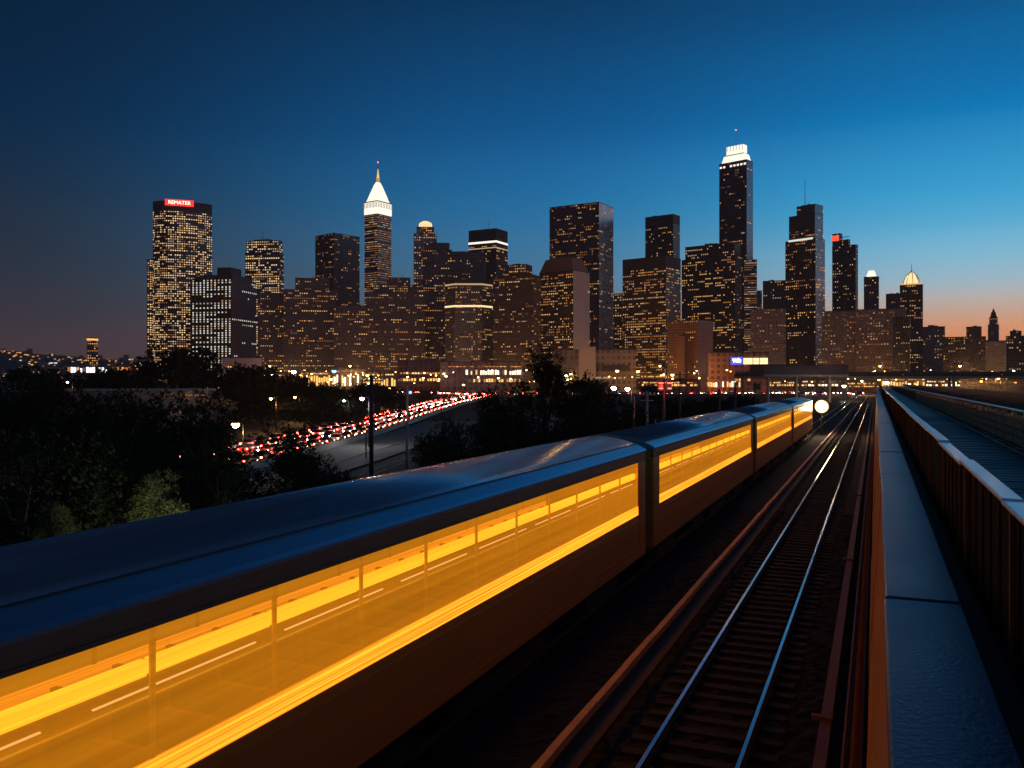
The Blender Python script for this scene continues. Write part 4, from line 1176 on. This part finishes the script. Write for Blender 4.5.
def sig(t, h):
    for q in (-.9, .35): 
        b = MB().box(q, q + .7, -.2, .2, h - 1.6, h + .1).build('signal_box', black_paint, t)
        MB().lathe([(.02, -.12), (.30, -.08), (.36, 0)], 12, (0, 0, 0)).build('signal_light', lamp_red, b).location = (q + .35, -.32, h - .5)
        MB().lathe([(.02, -.12), (.26, -.08), (.30, 0)], 12, (0, 0, 0)).build('signal_light', lamp_red, b).location = (q + .35, -.32, h - 1.25)
    lamp_light('signal_glow', (0, -1.2, h - 1), 250, (1, .06, .04), t, .2)


pole('signal_post', 'dark signal post with red lights beyond the train roof', 664, 379, 120, .16, sig, dark_steel, 'signal', False)
pole('catenary_pole', 'dark pole right of the red signal post', 680, 372, 150, .13, None, dark_steel)
pole('catenary_pole', 'short dark post left of the boxed post beyond the third railcar', 719, 389, 150, .2, None, dark_steel, arms=False)
pole('catenary_pole', 'dark post right of the short one beyond the third railcar', 735, 382, 140, .17, None, dark_steel, arms=False)
pole('signal_post', 'dark post topped with a black box near the last railcar', 755, 386, 150, .15, lambda t, h: MB().box(-.5, .9, -.3, .3, h - .6, h + .4).build('signal_box', black_paint, t), dark_steel, 'signal', False)
# service road fence
t = thing('wire_fence', 'low post and rail fence at the edge of the service road', 'fence')
pa = spline([(-22, 60), (-16.5, 100), (-12.5, 135), (-9, 170)], 4); g = MB(); q = [wpt(a, b, 1.1) for a, b in pa]
g.tube(q, .05, 6); g.tube([v - Vector((0, 0, .5)) for v in q], .04, 6); g.build('rail', pale_pole, t)
o0 = None
for v in q:
    if o0 is None: o0 = MB().tube([(0, 0, -1.2), (0, 0, .1)], .06, 6).build('post', pale_pole, t); o = o0
    else: o = o0.copy(); COL.objects.link(o)
    o.location = v

# ------------------------------------------------------------------ overpass
t = thing('overpass_bridge', 'long flat road bridge crossing above the tracks on the right', 'bridge')
g = MB(); A, B = xy(735, 330), xy(1180, 300)
def beam(A, B, off0, off1, z0, z1, f0=0., f1=1.):
    dx, dy = B[0] - A[0], B[1] - A[1]; l = math.hypot(dx, dy); nx_, ny_ = -dy / l, dx / l
    P = [(A[0] + dx * f + nx_ * o, A[1] + dy * f + ny_ * o) for f, o in ((f0, off0), (f1, off0), (f1, off1), (f0, off1))]
    return MB().prism_z(P, z0, z1)
beam(A, B, 0, 11, 8.5, 9.1).build('deck', dark_conc, t)
beam(A, B, -.25, .2, 9.11, 10.1).build('parapet', mat('bridge_parapet', (.17, .11, .08), .8), t)
beam(A, B, .6, 1.3, 7.6, 8.49).build('girder', concrete, t); beam(A, B, 9.5, 10.2, 7.6, 8.49).build('girder', concrete, t)
for f in (.02, .27, .52, .76, .98):
    for o in (2, 8): beam(A, B, o, o + 1.0, -1, 7.6, f - .003, f + .003).build('pier', concrete, t)
t = thing('elevated_platform', 'thick brown elevated box girder left of the flat road bridge', 'bridge')
A2, B2 = xy(762, 300), xy(846, 312)
beam(A2, B2, -1, 7, 8.9, 12.0).build('box_girder', plain_brown, t); beam(A2, B2, -1.4, 7.4, 12.01, 12.4).build('roof', roofcap, t)
beam(A2, B2, -1.3, -.5, 8.2, 8.89).build('girder', concrete, t)
for f in (.12, .45, .85): beam(A2, B2, 2, 2.8, -1, 8.88, f - .012, f + .012).build('pier', concrete, t)

# ------------------------------------------------------------------ trees
def crown_mesh(seed, n, lobes, leaf=.032, zsq=1.):
    """leaves spread through a crown of about unit radius, gathered in twig clusters so that gaps stay open"""
    r_ = random.Random(seed); vs = []; fs = []; mi = []
    L_ = [(Vector((r_.gauss(0, .42), r_.gauss(0, .42), r_.uniform(-.62, .75) * zsq)), r_.uniform(.26, .48)) for _ in range(lobes)]
    nc = n // 11
    for _ in range(nc):
        c, rad = r_.choice(L_)
        while True:
            v = Vector((r_.uniform(-1, 1), r_.uniform(-1, 1), r_.uniform(-1, 1)))
            if .35 < v.length < 1: break
        base = c + v * rad * (1.0 + .25 * r_.random() ** 3); ax = (v.normalized() + Vector((r_.uniform(-.5, .5), r_.uniform(-.5, .5), r_.uniform(-.2, .6)))).normalized()
        k = r_.choice([0, 0, 0, 1, 1, 2])
        for j in range(11):
            p = base + ax * (.016 * j) + Vector((r_.gauss(0, .022), r_.gauss(0, .022), r_.gauss(0, .022)))
            d = Vector((r_.gauss(0, 1), r_.gauss(0, 1), r_.gauss(0, .7))).normalized(); u_ = d.orthogonal().normalized(); w_ = d.cross(u_)
            l = leaf * r_.uniform(.6, 1.3); o = len(vs)
            vs += [p - u_ * l, p + w_ * l * .5, p + u_ * l, p - w_ * l * .5]; fs.append((o, o + 1, o + 2, o + 3)); mi.append(k)
    me = bpy.data.meshes.new('crown'); me.from_pydata([tuple(v) for v in vs], [], fs)
    for m in leaf_m: me.materials.append(m)
    me.polygons.foreach_set('material_index', mi); me.update(); return me


CROWNS = [crown_mesh(40 + i, 15000, 17, .030) for i in range(4)]
FARCROWN = [crown_mesh(60 + i, 10000, 20, .058) for i in range(3)]


def trunk_mesh(seed):
    r_ = random.Random(seed); g = MB(); g.tube([(0, 0, -1.7), (.02, .01, -1.2), (-.02, 0, -.5), (.03, .02, .3)], .075, 8, 0, .03)
    for k in range(6):
        a = r_.uniform(0, 6.28); z = r_.uniform(-.9, -.1); e = (.55 * math.cos(a), .55 * math.sin(a), z + r_.uniform(.35, .8)); g.tube([(0, 0, z), (e[0] * .5, e[1] * .5, z + .25), e], .032, 6, 0, .010)
    return g


TRUNKS = []
for i in range(2):
    o = trunk_mesh(80 + i).build('trunk', bark_m); TRUNKS.append(o.data); bpy.data.objects.remove(o)


PALE = mat('lit_bush_leaf', (.075, .085, .030), .7, spec=.2, var=.6, vscale=.5)  # paler copy of the leaf colour, with the lamp's light put in
BUSHM = CROWNS[0].copy(); BUSHM.materials.clear(); [BUSHM.materials.append(m) for m in (PALE, PALE, leaf_m[1])]


def tree(name, label, px, ytop, zc, wpx, group=None, far=False, sq=None, cat='tree', zbase=None):
    """zc depth, wpx crown width in picture units at that depth, the crown reaching up to ytop"""
    x, y = xy(px, zc); g0 = terrain(zc) if zbase is None else zbase; h = zat(ytop, zc) - g0; rw = wpx / F * zc / 2 / .95
    rh = min(h * .46, rw * (sq or 1.15)); t = thing(name, label, cat, (x, y, g0), rnd.uniform(0, 6.28), group)
    c = bpy.data.objects.new('crown', BUSHM if name == 'bush' else rnd.choice(FARCROWN if far else CROWNS)); COL.objects.link(c); c.parent = t; c.location = (0, 0, h - rh * 1.05); c.scale = (rw, rw, rh)
    k = bpy.data.objects.new('trunk', rnd.choice(TRUNKS)); COL.objects.link(k); k.parent = t; s = (h - rh * .8) / 1.72; k.location = (0, 0, 1.7 * s); k.scale = (rw * .9, rw * .9, s)
    return t


NT = [('tall dark tree at the far left edge', 8, 360, 62, 90), ('dark leafy tree second from the left edge', 62, 388, 58, 110), ('dark round tree in the middle of the left thicket', 112, 394, 64, 110),
      ('broad dark tree behind the pale-lit bush', 160, 390, 72, 110), ('dark tree left of the blazing amber lamp', 205, 398, 60, 90), ('dark tree filling the lower left corner of the thicket', 20, 430, 42, 150),
      ('low dark tree above the near train roof in the left thicket', 80, 455, 46, 110), ('dark tree right of the pale-lit bush', 218, 446, 52, 90), ('spiky dark tree in front of the red traffic', 286, 430, 66, 84),
      ('small dark tree between spiky tree and service road', 318, 452, 66, 60), ('low bush lit at its top beside the service road', 350, 474, 62, 60), ('dark tree at the right edge of the service road', 441, 417, 74, 56),
      ('bushy tree left of the tallest dark tree', 499, 386, 84, 54), ('tallest dark tree of the middle clump, with a narrow top', 545, 349, 84, 58), ('dark tree right below the narrow-topped tallest tree', 574, 378, 80, 70),
      ('low wide tree in front of the middle clump', 512, 412, 66, 130), ('low dark tree at the right of the middle clump', 612, 396, 82, 70), ('last low bush right of the middle clump', 642, 412, 88, 60),
      ('dark tree low behind the roof joint of the nearest car', 560, 405, 64, 120), ('low dark tree left of the middle clump', 450, 428, 62, 70)]
for lab, px, yt, zc, wp in NT: tree('tree', lab, px, yt, zc, wp, 'dark trees beyond the train', cat='tree')
tree('bush', 'pale green bush lit by a low lamp among black trees', 158, 474, 44, 52, None, sq=1.0, cat='bush')
tree('bush', 'small dim bush with a few lit leaves at lower left', 54, 505, 40, 34, None, sq=1.0, cat='bush')
tree('tree', 'big dome-crowned dark tree under the red-signed tower', 194, 352, 265, 70, far=True, sq=.8)
for lab, px, yt, zc, wp in [('far dark tree left of the dome-crowned tree', 150, 364, 280, 34), ('second far dark tree left of the dome-crowned tree', 122, 369, 290, 36), ('far dark tree under the white depot', 92, 373, 300, 44),
                            ('far dark tree left of the white depot', 52, 371, 280, 52), ('far dark tree right of the dome-crowned tree', 240, 370, 270, 40), ('far dark tree under the gold-rowed block', 266, 368, 280, 40),
                            ('dark tree at the top of the wooded slope', 300, 377, 290, 46), ('dark tree midway down the wooded slope', 330, 381, 280, 50), ('amber-edged tree at the right end of the wooded slope', 392, 388, 262, 34),
                            ('small dark tree right of the amber-edged slope tree', 424, 391, 330, 16),
                            ('dim tree in the middle of the wooded slope', 362, 384, 285, 44), ('lower tree on the wooded slope beside the highway', 345, 400, 215, 44), ('lower left tree on the wooded slope', 305, 402, 210, 50), ('dim tree above the slim-poled lamp', 262, 386, 230, 56),
                            ('dark shrub tree in front of the beige block', 594, 381, 330, 36), ('dark shrub tree under the amber-grid block', 653, 385, 300, 22)]:
    tree('tree', lab, px, yt, zc, wp, 'far trees beyond the highway', far=True, sq=.85)
for k, (px, yt, zc, wp) in enumerate([(668, 399, 200, 34), (690, 397, 230, 40), (712, 399, 215, 36), (738, 397, 250, 40), (630, 402, 180, 44)]):
    tree('bush', 'scrubby dark bush on the bank behind the train roof, %s from left' % nth(k), px, yt, zc, wp, 'scrubby bushes on the bank behind the train', far=True, sq=.7, cat='bush').children[0].data = FARCROWN[k % 3]
x0_, y0_ = xy(585, 335); x1_, y1_ = xy(800, 335)
t = thing('yard_wall', 'low brown retaining wall with pale coping along the far side of the yard', 'wall')
beam((x0_, y0_), (x1_, y1_), 0, .5, -3.2, 1.6).build('wall_body', MATS['plain_brown_stone'], t); beam((x0_, y0_), (x1_, y1_), -.08, .58, 1.61, 1.85).build('coping', concrete, t)
# low lamp among the trees that lights the pale bush
x, y = xy(174, 40.3); t = thing('path_lamp', 'low path lamp hidden among the black trees behind the train', 'lamp', (x, y, GZ0))
MB().tube([(0, 0, 0), (0, 0, 4.2)], .06, 8).build('post', dark_steel, t); MB().lathe([(.02, 0), (.16, .05), (.18, .2), (.03, .32)], 12, (0, 0, 4.2)).build('globe', lamp_white, t)
lamp_light('path_glow', (0, 0, 4.0), 700, (.95, 1.0, .62), t, .2)

# ------------------------------------------------------------------ evening haze over the city
hm = bpy.data.materials.new('evening_haze'); hm.use_nodes = True; t_ = hm.node_tree; t_.nodes.clear()
pv = t_.nodes.new('ShaderNodeVolumePrincipled'); ou = t_.nodes.new('ShaderNodeOutputMaterial'); t_.links.new(pv.outputs[0], ou.inputs['Volume'])
pv.inputs['Color'].default_value = (.66, .64, .68, 1); pv.inputs['Density'].default_value = HAZE_DENSITY; pv.inputs['Anisotropy'].default_value = .3
g = MB(); g.box(-4400, 2100, -1500, 4000, -7.2, 300); hz = g.build('haze', hm); hz['kind'] = 'stuff'; hz['label'] = 'thin warm evening haze over the city'; hz['category'] = 'haze'
